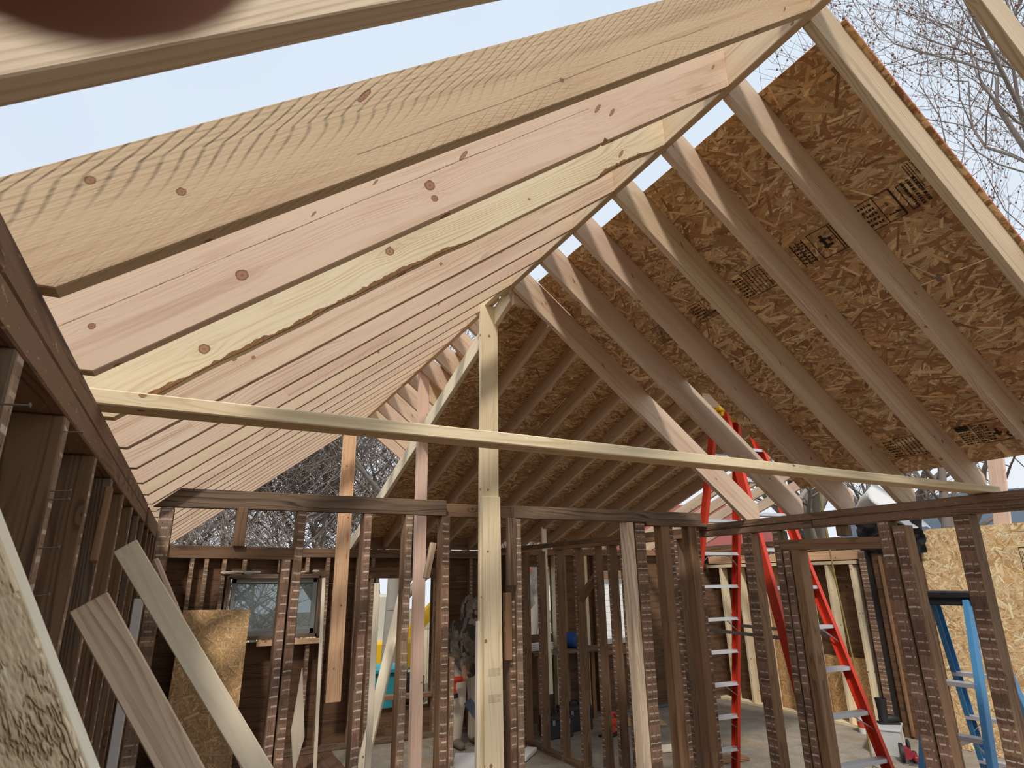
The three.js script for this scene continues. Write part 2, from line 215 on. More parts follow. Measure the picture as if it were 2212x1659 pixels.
for (let k = -1; k < 18; k++) {
  const mat = leftMats[k] ?? GEN[(k * 7 + 3) % 4], yb = (x) => RIDGE - 0.004 - SLOPE * (XL - x), xs = XL - (RIDGE - 0.004 - seatY) / SLOPE, tail = -0.62;
  const pts = [[XL, yb(XL)], [XL, yb(XL) + VD], [tail, yb(tail) + VD], [tail, yb(tail) + 0.03], [-0.36, yb(-0.36)], [-0.36, seatY], [xs, seatY]];
  const r = rng(300 + k);
  if (k === 2) { for (let i = 1; i < 60; i++) { const x = xs + (XL - xs) * i / 60, d = (XL - x) / Math.cos(ANG), zone = Math.max(sstep(0.1, 0.25, d) * (1 - sstep(0.4, 0.55, d)), sstep(1.25, 1.45, d) * (1 - sstep(2.35, 2.5, d))); pts.push([x, yb(x) + zone * (0.002 + 0.011 * fbm(i * 0.45, 2, 91))]); } }
  else if (k === 1) { const x = XL - 0.86 * Math.cos(ANG); pts.push([x - 0.012, yb(x - 0.012)], [x - 0.004, yb(x) + 0.012], [x + 0.005, yb(x) + 0.009], [x + 0.011, yb(x + 0.011)]); }
  else if (k === 3) pts.push([XL - 1.2, yb(XL - 1.2) + 0.002], [XL - 0.6, yb(XL - 0.6)]);
  const zp = -1.0 - STEP * k - (k > 2 ? 0.004 * r() : 0);
  const m = mesh('rafter', profileGeo(pts, 0.038, ANG, mat.userData.uvs, [XL, yb(XL)], k > 2 ? r() : 0), mat, roof); m.position.z = (k === -1 ? zp + 0.016 : zp) - 0.038;
}
const yR = (x) => RIDGE - 0.004 - 0.778 * (x - XR), ANR = Math.atan(0.778);
for (let k = -1; k < 7; k++) {
  const mat = k === -1 || k === 0 ? M.rafterNear : GEN[(k * 5 + 2) % 4], xs = XR + (RIDGE - 0.004 - seatY) / 0.778, tail = k === -1 ? 4.2 : 4.0;
  const pts = [[XR, yR(XR)], [XR, yR(XR) + VD], [tail, yR(tail) + VD], [tail, seatY], [xs, seatY]];
  const m = mesh('rafter', profileGeo(pts, 0.038, -ANR, mat.userData.uvs, [XR, yR(XR)], k * 0.17 + 0.4), mat, roof); m.position.z = -1.035 - STEP * k - 0.038;
}
for (let k = 7; k < 18; k++) { // jack rafters running down onto the wing roof
  const z = -1.035 - STEP * k, mat = GEN[(k * 3 + 1) % 4], xe = XR + (RIDGE - 0.004 - (3.85 - (-z - 3.47) / 3 + 0.162)) / 0.778; if (xe < XR + 0.1) continue;
  const pts = [[XR, yR(XR)], [XR, yR(XR) + VD], [xe, yR(xe) + VD], [xe, yR(xe)]];
  const m = mesh('jack_rafter', profileGeo(pts, 0.038, -ANR, mat.userData.uvs, [XR, yR(XR)], k * 0.23), mat, roof); m.position.z = z - 0.038;
}
// strand board sheets on the right slope
const sl = V(Math.cos(ANR), -Math.sin(ANR), 0), nR = V(Math.sin(ANR), Math.cos(ANR), 0), top0 = V(2.015, yR(2.015) + VD, 0);
const onSlope = (d, z, off = 0) => top0.clone().addScaledVector(sl, d).addScaledVector(nR, off).setZ(z);
function roofSheet(parent, d0, d1, z0, z1, i, at = onSlope, nrm = nR) {
  const A = at((d0 + d1) / 2, z0, 0.0065), B = at((d0 + d1) / 2, z1, 0.0065), dir = at(d1, z0).sub(at(d0, z0)).normalize();
  return board('roof_sheet', parent, M.osbRoof[i % 2], B, A, Math.abs(d1 - d0) - 0.003, 0.011, dir, { face: '+x', mat: M.osbEdge }, 0.0008);
}
const sheetUp = roofSheet(roof, 0, 1.22, -1.015, -3.47, 0), sheetLow = roofSheet(roof, 1.2215, 2.41, -0.93, -3.0, 1);
roofSheet(roof, 0, 0.3, -4.95, -6.12, 1);
for (const z of [-1.36, -1.85, -2.28, -2.6]) { const c = onSlope(1.2205, z, -0.004); const m = mesh('panel_clip', mergeGeometries([boxGeo(0, 0, 0, 0.03, 0.002, 0.022, 0.0005), boxGeo(0, 0.004, 0, 0.004, 0.008, 0.02, 0.0005)]), M.steel, roof); m.position.copy(c); m.rotation.z = -ANR; }
// printed grade stamps on the underside of the sheets (flat ink)
function stampTex(kind) {
  const c = document.createElement('canvas'); c.width = 512; c.height = 256; const g = c.getContext('2d'); g.fillStyle = '#000'; g.fillRect(0, 0, 512, 256); g.fillStyle = g.strokeStyle = '#fff'; g.lineWidth = 6;
  const lines = (x, y, w, h, n, s) => { const r = rng(s); for (let i = 0; i < n; i++) { let p = x; const yy = y + (i + 0.25) * h / n; while (p < x + w) { const q = 6 + 22 * r(); g.fillRect(p, yy, Math.min(q, x + w - p), h / n * 0.5); p += q + 7; } } };
  if (kind === 0) { g.strokeRect(8, 12, 300, 228); g.strokeRect(190, 12, 118, 228); g.lineWidth = 14; g.beginPath(); g.moveTo(308, 12); g.lineTo(308, 240); g.stroke(); lines(26, 30, 140, 190, 5, 3); g.lineWidth = 10; g.beginPath(); g.moveTo(215, 190); g.lineTo(285, 190); g.lineTo(262, 176); g.stroke(); g.font = 'bold 40px sans-serif'; g.fillText('5', 232, 120); g.save(); g.translate(350, 20); g.rotate(Math.PI / 2); lines(0, -140, 210, 120, 3, 8); g.restore(); g.lineWidth = 6; g.strokeRect(352, 30, 40, 200); }
  if (kind === 1) { g.font = 'bold 74px sans-serif'; g.save(); g.translate(505, 30); g.rotate(Math.PI / 2); g.fillText('APA', 14, 60); g.restore(); g.strokeRect(180, 10, 256, 236); for (let i = 0; i < 4; i++) g.fillRect(356 + i * 19, 16, 8, 224); g.fillRect(236, 90, 60, 22); g.fillRect(236, 150, 80, 22); g.fillRect(250, 60, 26, 120); g.fillRect(300, 100, 26, 34); for (let i = 0; i < 3; i++) g.fillRect(14 + i * 54, 16, 10, 224); lines(26, 24, 40, 206, 6, 12); lines(82, 24, 40, 206, 8, 13); }
  if (kind === 2) { g.strokeRect(120, 10, 380, 236); g.fillRect(470, 10, 10, 236); for (let i = 0; i < 9; i++) { g.save(); g.translate(150 + i * 34, 24); g.rotate(Math.PI / 2); lines(0, -20, 206, 20, 1, 30 + i); g.restore(); } g.font = 'bold 60px sans-serif'; g.fillText('8', 410, 110); lines(10, 20, 90, 220, 7, 44); }
  if (kind === 3) { g.strokeRect(130, 12, 370, 232); g.font = 'bold 62px sans-serif'; g.save(); g.translate(440, 60); g.rotate(Math.PI / 2); g.fillText('2022', 0, 0); g.restore(); g.lineWidth = 14; g.beginPath(); g.arc(352, 190, 26, 0, 7); g.stroke(); g.fillRect(240, 150, 60, 22); g.fillRect(262, 110, 22, 80); lines(190, 30, 50, 200, 6, 51); lines(140, 30, 40, 200, 8, 52); g.fillRect(10, 20, 100, 60); lines(10, 90, 100, 150, 6, 53); }
  if (kind === 4) { g.font = 'bold 64px serif'; g.fillText('Cavalier', 20, 190); g.fillRect(10, 205, 250, 14); g.fillRect(300, 205, 190, 14); lines(40, 30, 420, 100, 3, 61); }
  if (kind === 5) { g.strokeRect(60, 16, 300, 220); for (let i = 0; i < 12; i++) lines(80, 30 + i * 17, 260, 14, 1, 70 + i); g.strokeRect(380, 16, 110, 90); lines(394, 30, 84, 62, 3, 91); lines(380, 130, 110, 110, 5, 92); }
  const t = new THREE.CanvasTexture(c); t.needsUpdate = true; return t;
}
const INK = [0, 1, 2, 3, 4, 5].map((k) => S({ color: 0x2a1c12, alphaMap: stampTex(k), transparent: true, opacity: 0.85, side: THREE.DoubleSide }));
function stamp(parent, kind, P, along, across, w, h) { const g = new THREE.PlaneGeometry(w, h), m = mesh('stamp', g, INK[kind], parent), x = along.clone().normalize(), y = across.clone().normalize(); const M4 = new THREE.Matrix4().makeBasis(x, y, x.clone().cross(y)).setPosition(P); parent.updateWorldMatrix(true, false); M4.premultiply(parent.matrixWorld.clone().invert()); M4.decompose(m.position, m.quaternion, m.scale); m.castShadow = false; return m; }
const inkAt = (d, z) => onSlope(d, z, -0.0006), zDir = V(0, 0, 1);
stamp(sheetUp, 4, inkAt(0.71, -1.16), sl, V(0, 0, -1), 0.16, 0.08);
stamp(sheetUp, 0, inkAt(0.78, -1.32), zDir, sl.clone().negate(), 0.34, 0.17);
stamp(sheetUp, 1, inkAt(0.79, -1.665), zDir, sl.clone().negate(), 0.33, 0.17);
stamp(sheetUp, 2, inkAt(0.8, -2.06), zDir, sl.clone().negate(), 0.34, 0.17);
stamp(sheetUp, 0, inkAt(0.81, -2.46), zDir, sl.clone().negate(), 0.3, 0.15);
stamp(sheetUp, 5, inkAt(0.82, -2.86), zDir, sl.clone().negate(), 0.3, 0.15);
stamp(sheetLow, 3, inkAt(2.2, -1.64), zDir, sl.clone().negate(), 0.34, 0.17);
stamp(sheetLow, 2, inkAt(2.2, -2.05), zDir, sl.clone().negate(), 0.34, 0.17);

// ------------------------------------------------------------------ wing roof: low slope falling away to the back wall
const wing = structure('roof_wing', 'low pitched wing roof with dark rafters falling to the back wall');
const WP = 1 / 3, wy = (z) => 3.85 - WP * (-z - 3.47), wAng = Math.atan(WP), wn = V(0, Math.cos(wAng), -Math.sin(wAng)), wd = V(0, -Math.sin(wAng), -Math.cos(wAng));
for (let i = 0; i < 15; i++) {
  const x = i === 0 ? 1.85 : i === 14 ? 7.66 : 1.87 + STEP * i, mat = i === 0 ? M.bone : GEN[(i * 3) % 4], zf = i === 0 ? -3.56 : -3.58, ze = -8.38;
  board('rafter', wing, mat, V(x, wy(zf), zf).addScaledVector(wn, 0.07), V(x, wy(ze), ze).addScaledVector(wn, 0.07), 0.14, 0.038, V(0, 1, 0));
}
board('ridge_board', wing, GEN[2], V(XR + 0.02, 3.88, -3.545), V(7.75, 3.88, -3.545), 0.2, 0.037);
const onWing = (d, x, off = 0) => V(x, wy(-3.58), -3.58).addScaledVector(wd, d).addScaledVector(wn, 0.14 + off);
for (let rI = 0; rI < 4; rI++) for (const [x0, x1] of rI % 2 ? [[1.84, 3.06], [3.064, 5.5], [5.504, 5.98]] : [[1.84, 4.28], [4.284, 5.98]]) {
  const A = onWing(rI * 1.2215 + 0.61, x0, 0.0065), B = onWing(rI * 1.2215 + 0.61, x1, 0.0065);
  board('roof_sheet', wing, M.osbRoof[(rI + 1) % 2], A, B, 1.219, 0.011, wd, null, 0.0008);
}
board('blocking', wing, GEN[3], V(4.2, 3.5, -4.15), V(4.75, 3.53, -4.1), 0.14, 0.038);

// ------------------------------------------------------------------ walls
const stud = (p, x, z, y0, y1, face, o = {}) => { // old stud; face: which narrow edge carries plaster lines
  const w = o.w ?? 0.095, t = o.t ?? 0.047, mat = o.mat ?? M.old, top = V(x + (o.dx ?? 0), y1, z + (o.dz ?? 0)), bot = V(x, y0, z);
  const up = face[1] === 'z' ? V(0, 0, face[0] === '+' ? 1 : -1) : V(face[0] === '+' ? 1 : -1, 0, 0);
  return board(o.name ?? 'stud', p, mat, bot, top, w, t, up, o.plain ? null : { face: '+y', mat: o.lath ?? LATH[boardCount % 3] });
};
// left wall: double top plate, studs, horizontal sheathing boards
const wl = structure('wall_left', 'dark old board sheathing and studs of the left wall');
const XLI = -0.243;
board('top_plate', wl, M.plate, V(XLI - 0.05, PLATE - 0.0255, 1.6), V(XLI - 0.05, PLATE - 0.0255, -3.86), 0.051, 0.1);
board('top_plate', wl, M.plate, V(XLI - 0.048, PLATE - 0.0775, 1.6), V(XLI - 0.048, PLATE - 0.0775, -3.84), 0.05, 0.096);
board('top_plate', wl, M.plate, V(XLI - 0.05, PLATE - 0.0515, -3.99), V(XLI - 0.05, PLATE - 0.0515, -8.2), 0.1, 0.1);
for (let k = 0; k < 19; k++) { const z = 0.62 - 0.4 * k + (k % 3 - 1) * 0.012; if (Math.abs(z + 3.9) < 0.1) continue; stud(wl, XLI - 0.048, z - 0.02, 0.05, PLATE - 0.104, '+x', { mat: k % 3 === 1 ? M.oldGrey : M.old, lath: LATH[2] }); }
for (let j = 0; j < 13; j++) for (const [a, b] of j % 2 ? [[1.6, -2.6], [-2.604, -8.2]] : [[1.6, -4.6], [-4.604, -8.2]]) board('sheathing_board', wl, M.sheath, V(XLI - 0.106, 0.09 + j * 0.182, a), V(XLI - 0.106, 0.09 + j * 0.182, b), 0.1815, 0.019);
board('sole_plate', wl, M.old, V(XLI - 0.05, 0.025, 1.6), V(XLI - 0.05, 0.025, -8.2), 0.05, 0.096);
for (const [y, z] of [[2.17, -1.36], [2.06, -1.36], [2.045, -1.362], [1.96, -1.362], [1.88, -1.362], [1.79, -1.364], [2.12, -0.96], [1.7, -1.362]]) mesh('nail', mergeGeometries([cyl(V(0, 0, 0), V(0.032, 0.002, 0), 0.0013, 0.0013, 6), cyl(V(0.03, 0.002, 0), V(0.032, 0.002, 0), 0.0034, 0.0034, 8)]), M.nail, wl).position.set(XLI, y, z);
board('splinter', wl, M.oldTan, V(XLI + 0.004, 2.165, -2.12), V(XLI + 0.006, 1.955, -2.06), 0.03, 0.02, V(0, 0, 1));

// middle partition across the room
const wm = structure('wall_middle', 'old stud partition with lath marks crossing the room');
const ZM = -3.9;
{ // beam with a sloping cut end on the left
  const g = profileGeo([[-0.22, 2.3], [-0.1, 2.405], [1.5, 2.402], [1.5, 2.302]], 0.05, 0, M.oldGrey.userData.uvs, [-0.22, 2.3], 0.2); mesh('beam', g, M.oldGrey, wm).position.z = ZM - 0.05;
}
board('beam', wm, M.old, V(1.42, 2.345, ZM - 0.08), V(2.06, 2.345, ZM - 0.08), 0.09, 0.048);
board('beam', wm, M.oldGrey, V(2.015, 2.345, ZM - 0.025), V(3.79, 2.352, ZM - 0.025), 0.088, 0.05);
board('beam', wm, M.old, V(3.2, 2.295, ZM - 0.04), V(3.84, 2.295, ZM - 0.04), 0.03, 0.09);
board('header', wm, M.old, V(-0.15, 2.062, ZM - 0.04), V(0.56, 2.05, ZM - 0.04), 0.07, 0.048);
stud(wm, -0.15, ZM - 0.05, 0.0, 2.295, '+z', { w: 0.095, t: 0.07, mat: M.old });
for (const [x, y0, y1, t] of [[0.235, 2.09, 2.31, 0.06]]) stud(wm, x, ZM - 0.04, y0, y1, '+z', { t, plain: 1, name: 'cripple_stud', mat: M.old });
stud(wm, 0.503, ZM - 0.05, 0, 2.02, '+z', { t: 0.05, lath: LATH[0] });
stud(wm, 0.556, ZM - 0.05, 0, 2.3, '+z', { t: 0.052, lath: LATH[1], dx: 0.012 });
stud(wm, 0.968, ZM - 0.05, 0, 2.3, '+z', { t: 0.052, lath: LATH[0], dx: 0.004 });
stud(wm, 1.232, ZM - 0.05, 0, 2.3, '+z', { t: 0.05, lath: LATH[2], dx: 0.012, mat: M.oldTan });
stud(wm, 1.51, ZM - 0.05, 0, 2.3, '+z', { t: 0.056, lath: LATH[1], dx: -0.01, mat: M.oldTan });
stud(wm, 1.556, ZM - 0.045, 0, 1.42, '+z', { t: 0.034, lath: LATH[2], name: 'stud_splice', mat: M.oldTan });
stud(wm, 2.045, ZM - 0.05, 0, 2.3, '+z', { t: 0.05, lath: LATH[2] });
stud(wm, 1.995, ZM - 0.06, 0, 1.75, '+z', { t: 0.048, lath: LATH[1], name: 'stud_splice' });
stud(wm, 1.985, ZM + 0.005, 1.845, 2.3, '+z', { t: 0.06, w: 0.04, plain: 1, name: 'nailing_block', mat: M.oldGrey });
stud(wm, 1.95, ZM + 0.005, 1.38, 1.8, '+z', { t: 0.05, w: 0.04, plain: 1, name: 'nailing_block', mat: M.oldTan });
stud(wm, 3.05, ZM - 0.05, 0, 2.3, '+z', { t: 0.066, plain: 1, mat: M.greyed, dx: -0.01 });
stud(wm, 3.14, ZM - 0.06, 0, 2.3, '+z', { t: 0.1, lath: LATH[1] });
stud(wm, 3.39, ZM - 0.05, 0, 2.3, '+z', { t: 0.085, plain: 1, mat: M.oldTan });
stud(wm, 3.462, ZM - 0.07, 0, 2.3, '+z', { t: 0.05, lath: LATH[1] });
stud(wm, 3.685, ZM - 0.05, 0, 2.3, '+z', { t: 0.08, plain: 1, mat: M.oldTan });
stud(wm, 3.75, ZM - 0.07, 0, 2.3, '+z', { t: 0.045, lath: LATH[1] });

// right bearing wall
const wr = structure('wall_right', 'old bearing wall of bare studs with plaster lines under the right rafters');
const XRI = 3.85, xw = XRI + 0.048;
board('top_plate', wr, M.plate, V(xw, PLATE - 0.0255, 1.2), V(xw, PLATE - 0.0255, -3.98), 0.05, 0.1);
board('top_plate', wr, M.plate, V(xw, PLATE - 0.077, 1.2), V(xw, PLATE - 0.077, -2.9), 0.05, 0.098);
board('top_plate', wr, M.plate, V(xw, PLATE - 0.077, -2.91), V(xw, PLATE - 0.077, -3.98), 0.046, 0.09);
board('top_plate', wr, M.old, V(xw, PLATE - 0.04, -3.985), V(xw, PLATE - 0.04, -8.1), 0.05, 0.1);
board('top_plate', wr, M.oldTan, V(xw - 0.004, PLATE - 0.083, -3.985), V(xw - 0.004, PLATE - 0.083, -6.45), 0.035, 0.1);
const RW = PLATE - 0.103;
stud(wr, xw, -3.5, 0, RW, '-x', { t: 0.09, lath: LATH[1], mat: M.oldTan });
stud(wr, xw, -3.225, 0, RW, '-x', { t: 0.06, lath: LATH[1], mat: M.oldGrey });
stud(wr, xw, -3.155, 0, 2.06, '-x', { t: 0.06, lath: LATH[0], mat: M.old, name: 'trimmer_stud' });
stud(wr, xw, -3.08, 0, 2.06, '-x', { t: 0.07, plain: 1, mat: M.oldTan, name: 'trimmer_stud' });
board('door_header', wr, M.oldTan, V(xw, 2.1, -3.2), V(xw, 2.078, -2.44), 0.072, 0.09);
stud(wr, xw, -2.385, 0, RW, '-x', { t: 0.075, lath: LATH[0], dz: -0.02 });
stud(wr, xw + 0.01, -2.3, 0, RW - 0.03, '-x', { t: 0.075, lath: LATH[0], mat: M.oldTan, dz: -0.02 });
stud(wr, xw, -1.98, 0, RW, '-x', { t: 0.085, lath: LATH[1], dz: 0.03 });
stud(wr, xw, -1.15, 0, RW, '-x', { t: 0.06, lath: LATH[0] });
stud(wr, xw + 0.02, -2.72, 2.135, RW, '-x', { t: 0.05, plain: 1, name: 'cripple_stud' });
for (const [z, t] of [[-4.32, 0.05], [-5.12, 0.05], [-5.34, 0.05], [-5.6, 0.05], [-5.99, 0.05], [-6.4, 0.05], [-6.83, 0.05], [-7.24, 0.05], [-7.65, 0.05]]) stud(wr, xw, z, 0, PLATE - 0.102, '-x', { t, w: 0.1, lath: LATH[z < -6 ? 0 : 1], mat: M.old });
board('brace', wr, M.old, V(xw, 1.92, -5.62), V(xw, 1.66, -5.97), 0.09, 0.045, V(1, 0, 0));
board('sole_plate', wr, M.old, V(xw, 0.02, -3.4), V(xw, 0.02, -8.1), 0.04, 0.09);

// back wall of the main room
const wb = structure('wall_back', 'dark board back wall with old studs');
const ZB = -8.1;
board('top_plate', wb, M.old, V(-0.29, 2.262, ZB - 0.05), V(3.95, 2.232, ZB - 0.05), 0.06, 0.1);
board('top_plate', wb, M.oldGrey, V(-0.29, 2.205, ZB - 0.05), V(3.95, 2.18, ZB - 0.05), 0.05, 0.1);
{ const X0 = -0.3, X1 = 3.95, wx0 = 0.42, wx1 = 1.49, wy0 = 1.24, wy1 = 1.96, ox0 = 2.19, ox1 = 2.95, oy0 = 0.52, oy1 = 1.9;
  for (let j = 0; j < 12; j++) { const y = 0.09 + j * 0.186, inW = y > wy0 - 0.09 && y < wy1 + 0.05, inO = y > oy0 - 0.06 && y < oy1 + 0.06; const cuts = [X0]; if (inW) cuts.push(wx0, wx1); if (inO) cuts.push(ox0, ox1); cuts.push(X1); for (let i = 0; i < cuts.length; i += 2) board('sheathing_board', wb, M.sheath, V(cuts[i], y, ZB - 0.112), V(cuts[i + 1], y, ZB - 0.112), 0.1857, 0.02); }
  for (const [x, y0, y1] of [[0.02, 0, 2.18], [0.17, 0, 2.18], [0.36, 0, 2.18], [0.58, 1.99, 2.18], [0.98, 1.99, 2.18], [1.3, 1.99, 2.18], [1.55, 0, 2.18], [0.66, 0, 1.16], [1.02, 0, 1.16], [1.38, 0, 1.16], [1.93, 0, 2.17], [2.12, 0, 2.17], [2.5, 0, 0.48], [3.0, 0, 2.16], [3.13, 0, 2.16], [3.5, 0, 2.16]]) stud(wb, x, ZB - 0.053, y0, y1, '+z', { t: 0.048, lath: LATH[2], mat: M.oldTan });
  board('sheathing_board', wb, M.sheath, V(0.42, 1.165, ZB - 0.112), V(1.49, 1.165, ZB - 0.112), 0.104, 0.02); board('sheathing_board', wb, M.sheath, V(0.42, 2.0, ZB - 0.112), V(1.49, 2.0, ZB - 0.112), 0.09, 0.02);
  board('blocking', wb, M.oldTan, V(1.86, 2.36, ZB - 0.1), V(3.95, 2.35, ZB - 0.1), 0.15, 0.03);
  board('header', wb, M.old, V(2.08, 1.98, ZB - 0.05), V(3.05, 1.975, ZB - 0.05), 0.14, 0.09);
  board('window_ledge', wb, M.oldTan, V(2.16, 0.5, ZB - 0.05), V(2.97, 0.49, ZB - 0.05), 0.05, 0.12);
  board('sole_plate', wb, M.oldGrey, V(-0.3, 0.03, ZB - 0.05), V(3.95, 0.03, ZB - 0.05), 0.06, 0.1);
}
// window in the back wall
const win = structure('window_1', 'weathered aluminium awning window in the dark back wall');
{ const x0 = 0.43, x1 = 1.47, y0 = 1.25, y1 = 1.95, z = ZB - 0.03;
  for (const [A, B, w] of [[V(x0, y1, z), V(x1, y1, z), 0.05], [V(x0, y0 + 0.02, z), V(x1, y0 + 0.02, z), 0.04]]) board('window_frame', win, M.oldGrey, A, B, w, 0.11);
  for (const x of [x0, x1]) board('window_frame', win, M.oldGrey, V(x, y0, z), V(x, y1, z), 0.05, 0.11, V(1, 0, 0));
  const sash = S({ color: 0x8d8f8c, roughness: 0.55, metalness: 0.5 });
  mesh('sash', mergeGeometries([boxGeo(0.95, y1 - 0.05, z, 0.96, 0.05, 0.05), boxGeo(0.95, y0 + 0.07, z, 0.96, 0.06, 0.05), boxGeo(0.49, 1.6, z, 0.05, 0.66, 0.05), boxGeo(1.41, 1.6, z, 0.05, 0.66, 0.05), boxGeo(0.95, y1 - 0.08, z - 0.02, 0.9, 0.02, 0.03), boxGeo(0.95, y0 + 0.105, z - 0.02, 0.9, 0.02, 0.03)]), sash, win);
  const glass = new THREE.MeshPhysicalMaterial({ color: 0xc4caca, roughness: 0.3, transmission: 0.92, thickness: 0, ior: 1.5 });
  mesh('pane', new THREE.BoxGeometry(0.88, 0.56, 0.004), glass, win).position.set(0.95, 1.6, z - 0.01);
  mesh('latch', mergeGeometries([boxGeo(1.03, y0 + 0.085, z + 0.035, 0.1, 0.03, 0.02), boxGeo(1.03, y0 + 0.1, z + 0.05, 0.05, 0.02, 0.02)]), M.black, win);
  board('window_sill', win, M.cedar, V(0.8, y0 - 0.04, z + 0.04), V(1.53, y0 - 0.045, z + 0.04), 0.06, 0.05);
  const pl = []; const r = rng(77); for (let i = 0; i < 22; i++) { const s = new THREE.IcosahedronGeometry(0.012 + 0.03 * r(), 0); s.scale(1.6, 0.6, 0.6); s.translate(0.36 + 1.14 * r() * (r() > 0.4 ? 1 : 0.12), y1 + 0.035 + 0.02 * r(), z + 0.03); pl.push(s); }
  mesh('plaster_crust', mergeGeometries(pl), M.plaster, win);
}
// wing: wall on the far right (x = 7.95) and at the back
const we = structure('wall_east', 'patched end wall of the wing with strand board, new studs and charred old boards');
const XE = 7.95;
board('sheathing_sheet', we, M.osbNew, V(XE + 0.006, 1.195, -4.56), V(XE + 0.006, 1.195, -3.3), 2.385, 0.011, V(0, 1, 0), null, 0.0008);
board('sheathing_sheet', we, M.osbNew, V(XE + 0.006, 1.195, -3.296), V(XE + 0.006, 1.195, -2.06), 2.385, 0.011, V(0, 1, 0), null, 0.0008);
board('sheathing_sheet', we, M.osbNew, V(XE + 0.006, 1.195, -2.05), V(XE + 0.006, 1.195, -0.83), 2.385, 0.011, V(0, 1, 0), null, 0.0008);
stamp(we, 5, V(XE - 0.001, 1.75, -3.42), V(0, -1, 0), V(0, 0, 1), 1.0, 0.26); stamp(we, 5, V(XE - 0.001, 0.9, -3.44), V(0, -1, 0), V(0, 0, 1), 0.7, 0.26);
for (let j = 0; j < 12; j++) board('sheathing_board', we, M.sheath, V(XE + 0.012, 0.09 + j * 0.184, -5.2), V(XE + 0.012, 0.09 + j * 0.184, -4.5), 0.1836, 0.02);
for (let j = 0; j < 12; j++) board('sheathing_board', we, M.sheath, V(XE + 0.13, 0.09 + j * 0.184, -8.2), V(XE + 0.13, 0.09 + j * 0.184, -5.2), 0.1836, 0.02);
stud(we, XE - 0.03, -5.28, 0.03, 2.17, '-x', { t: 0.1, mat: M.char, lath: LATH[1], name: 'charred_post' });
board('charred_post', we, M.char, V(XE + 0.06, 0.03, -5.16), V(XE + 0.06, 2.2, -5.16), 0.1, 0.1, V(1, 0, 0));
board('jamb', we, M.oldTan, V(XE - 0.01, 0.03, -5.08), V(XE - 0.01, 2.1, -5.08), 0.04, 0.03, V(1, 0, 0));
for (const [z, m] of [[-5.46, M.spruce], [-5.83, M.spruce], [-6.2, M.spruce], [-6.28, M.spruce], [-6.62, M.spruce], [-7.02, M.spruce], [-7.42, M.spruce], [-7.8, M.spruce]]) board('new_stud', we, m, V(XE - 0.01, 0.04, z), V(XE - 0.01, 2.0, z), 0.14, 0.045, V(1, 0, 0));
board('new_plate', we, M.spruce, V(XE - 0.01, 2.03, -8.1), V(XE - 0.01, 2.03, -5.4), 0.045, 0.14);
board('sole_plate', we, M.spruce, V(XE - 0.01, 0.02, -8.1), V(XE - 0.01, 0.02, -5.4), 0.04, 0.14);
board('header', we, M.cedar, V(XE + 0.02, 2.13, -8.1), V(XE + 0.02, 2.13, -5.3), 0.12, 0.09);
board('top_plate', we, M.oldTan, V(XE + 0.03, 2.25, -8.2), V(XE + 0.03, 2.25, -4.5), 0.09, 0.1);
board('top_plate', we, M.old, V(XE + 0.03, 2.335, -8.2), V(XE + 0.03, 2.335, -5.6), 0.07, 0.1);
board('backing_sheet', we, M.osbOld, V(XE + 0.09, 0.42, -7.3), V(XE + 0.09, 0.42, -5.45), 0.8, 0.011, V(0, 1, 0), null, 0.0008);
board('backing_sheet', we, M.osbOld, V(XE + 0.1, 1.3, -7.2), V(XE + 0.1, 1.3, -6.7), 1.4, 0.011, V(0, 1, 0), null, 0.0008);
const wz = structure('wall_rear', 'dark rear wall of the wing with new studs and a window hole');
{ const Z2 = -8.2, x0 = 3.95, x1 = 8.08, hx0 = 5.62, hx1 = 6.4, h0 = 0.98, h1 = 1.86;
  for (let j = 0; j < 12; j++) { const y = 0.09 + j * 0.186, cuts = [x0]; if (y > 1.1 && y < 1.98) cuts.push(4.1, 4.82); if (y > h0 - 0.02 && y < h1 + 0.08) cuts.push(hx0, hx1); cuts.push(x1); for (let i = 0; i < cuts.length; i += 2) board('sheathing_board', wz, M.sheath, V(cuts[i], y, Z2), V(cuts[i + 1], y, Z2), 0.1857, 0.02); }
  for (const [x, m] of [[4.05, M.old], [4.86, M.spruce], [5.02, M.oldTan], [5.32, M.spruce], [5.4, M.spruce], [5.58, M.old], [6.45, M.old], [6.9, M.spruce], [7.3, M.spruce]]) board(m === M.spruce ? 'new_stud' : 'stud', wz, m, V(x, 0.03, Z2 + 0.06), V(x, 2.2, Z2 + 0.06), 0.1, 0.048, V(0, 0, 1));
  board('top_plate', wz, M.oldTan, V(x0, 2.25, Z2 + 0.06), V(x1, 2.25, Z2 + 0.06), 0.09, 0.1);
  board('header', wz, M.cedar, V(hx0, h1 + 0.06, Z2 + 0.06), V(hx1, h1 + 0.06, Z2 + 0.06), 0.12, 0.05);
  board('ledge', wz, M.paint, V(hx0, h0 - 0.02, Z2 + 0.06), V(hx1, h0 - 0.02, Z2 + 0.06), 0.07, 0.09);
  board('rail', wz, M.oldTan, V(hx0, h0 - 0.14, Z2 + 0.06), V(hx1, h0 - 0.14, Z2 + 0.06), 0.14, 0.05);
  board('sole_plate', wz, M.old, V(x0, 0.02, Z2 + 0.06), V(x1, 0.02, Z2 + 0.06), 0.04, 0.1);
}
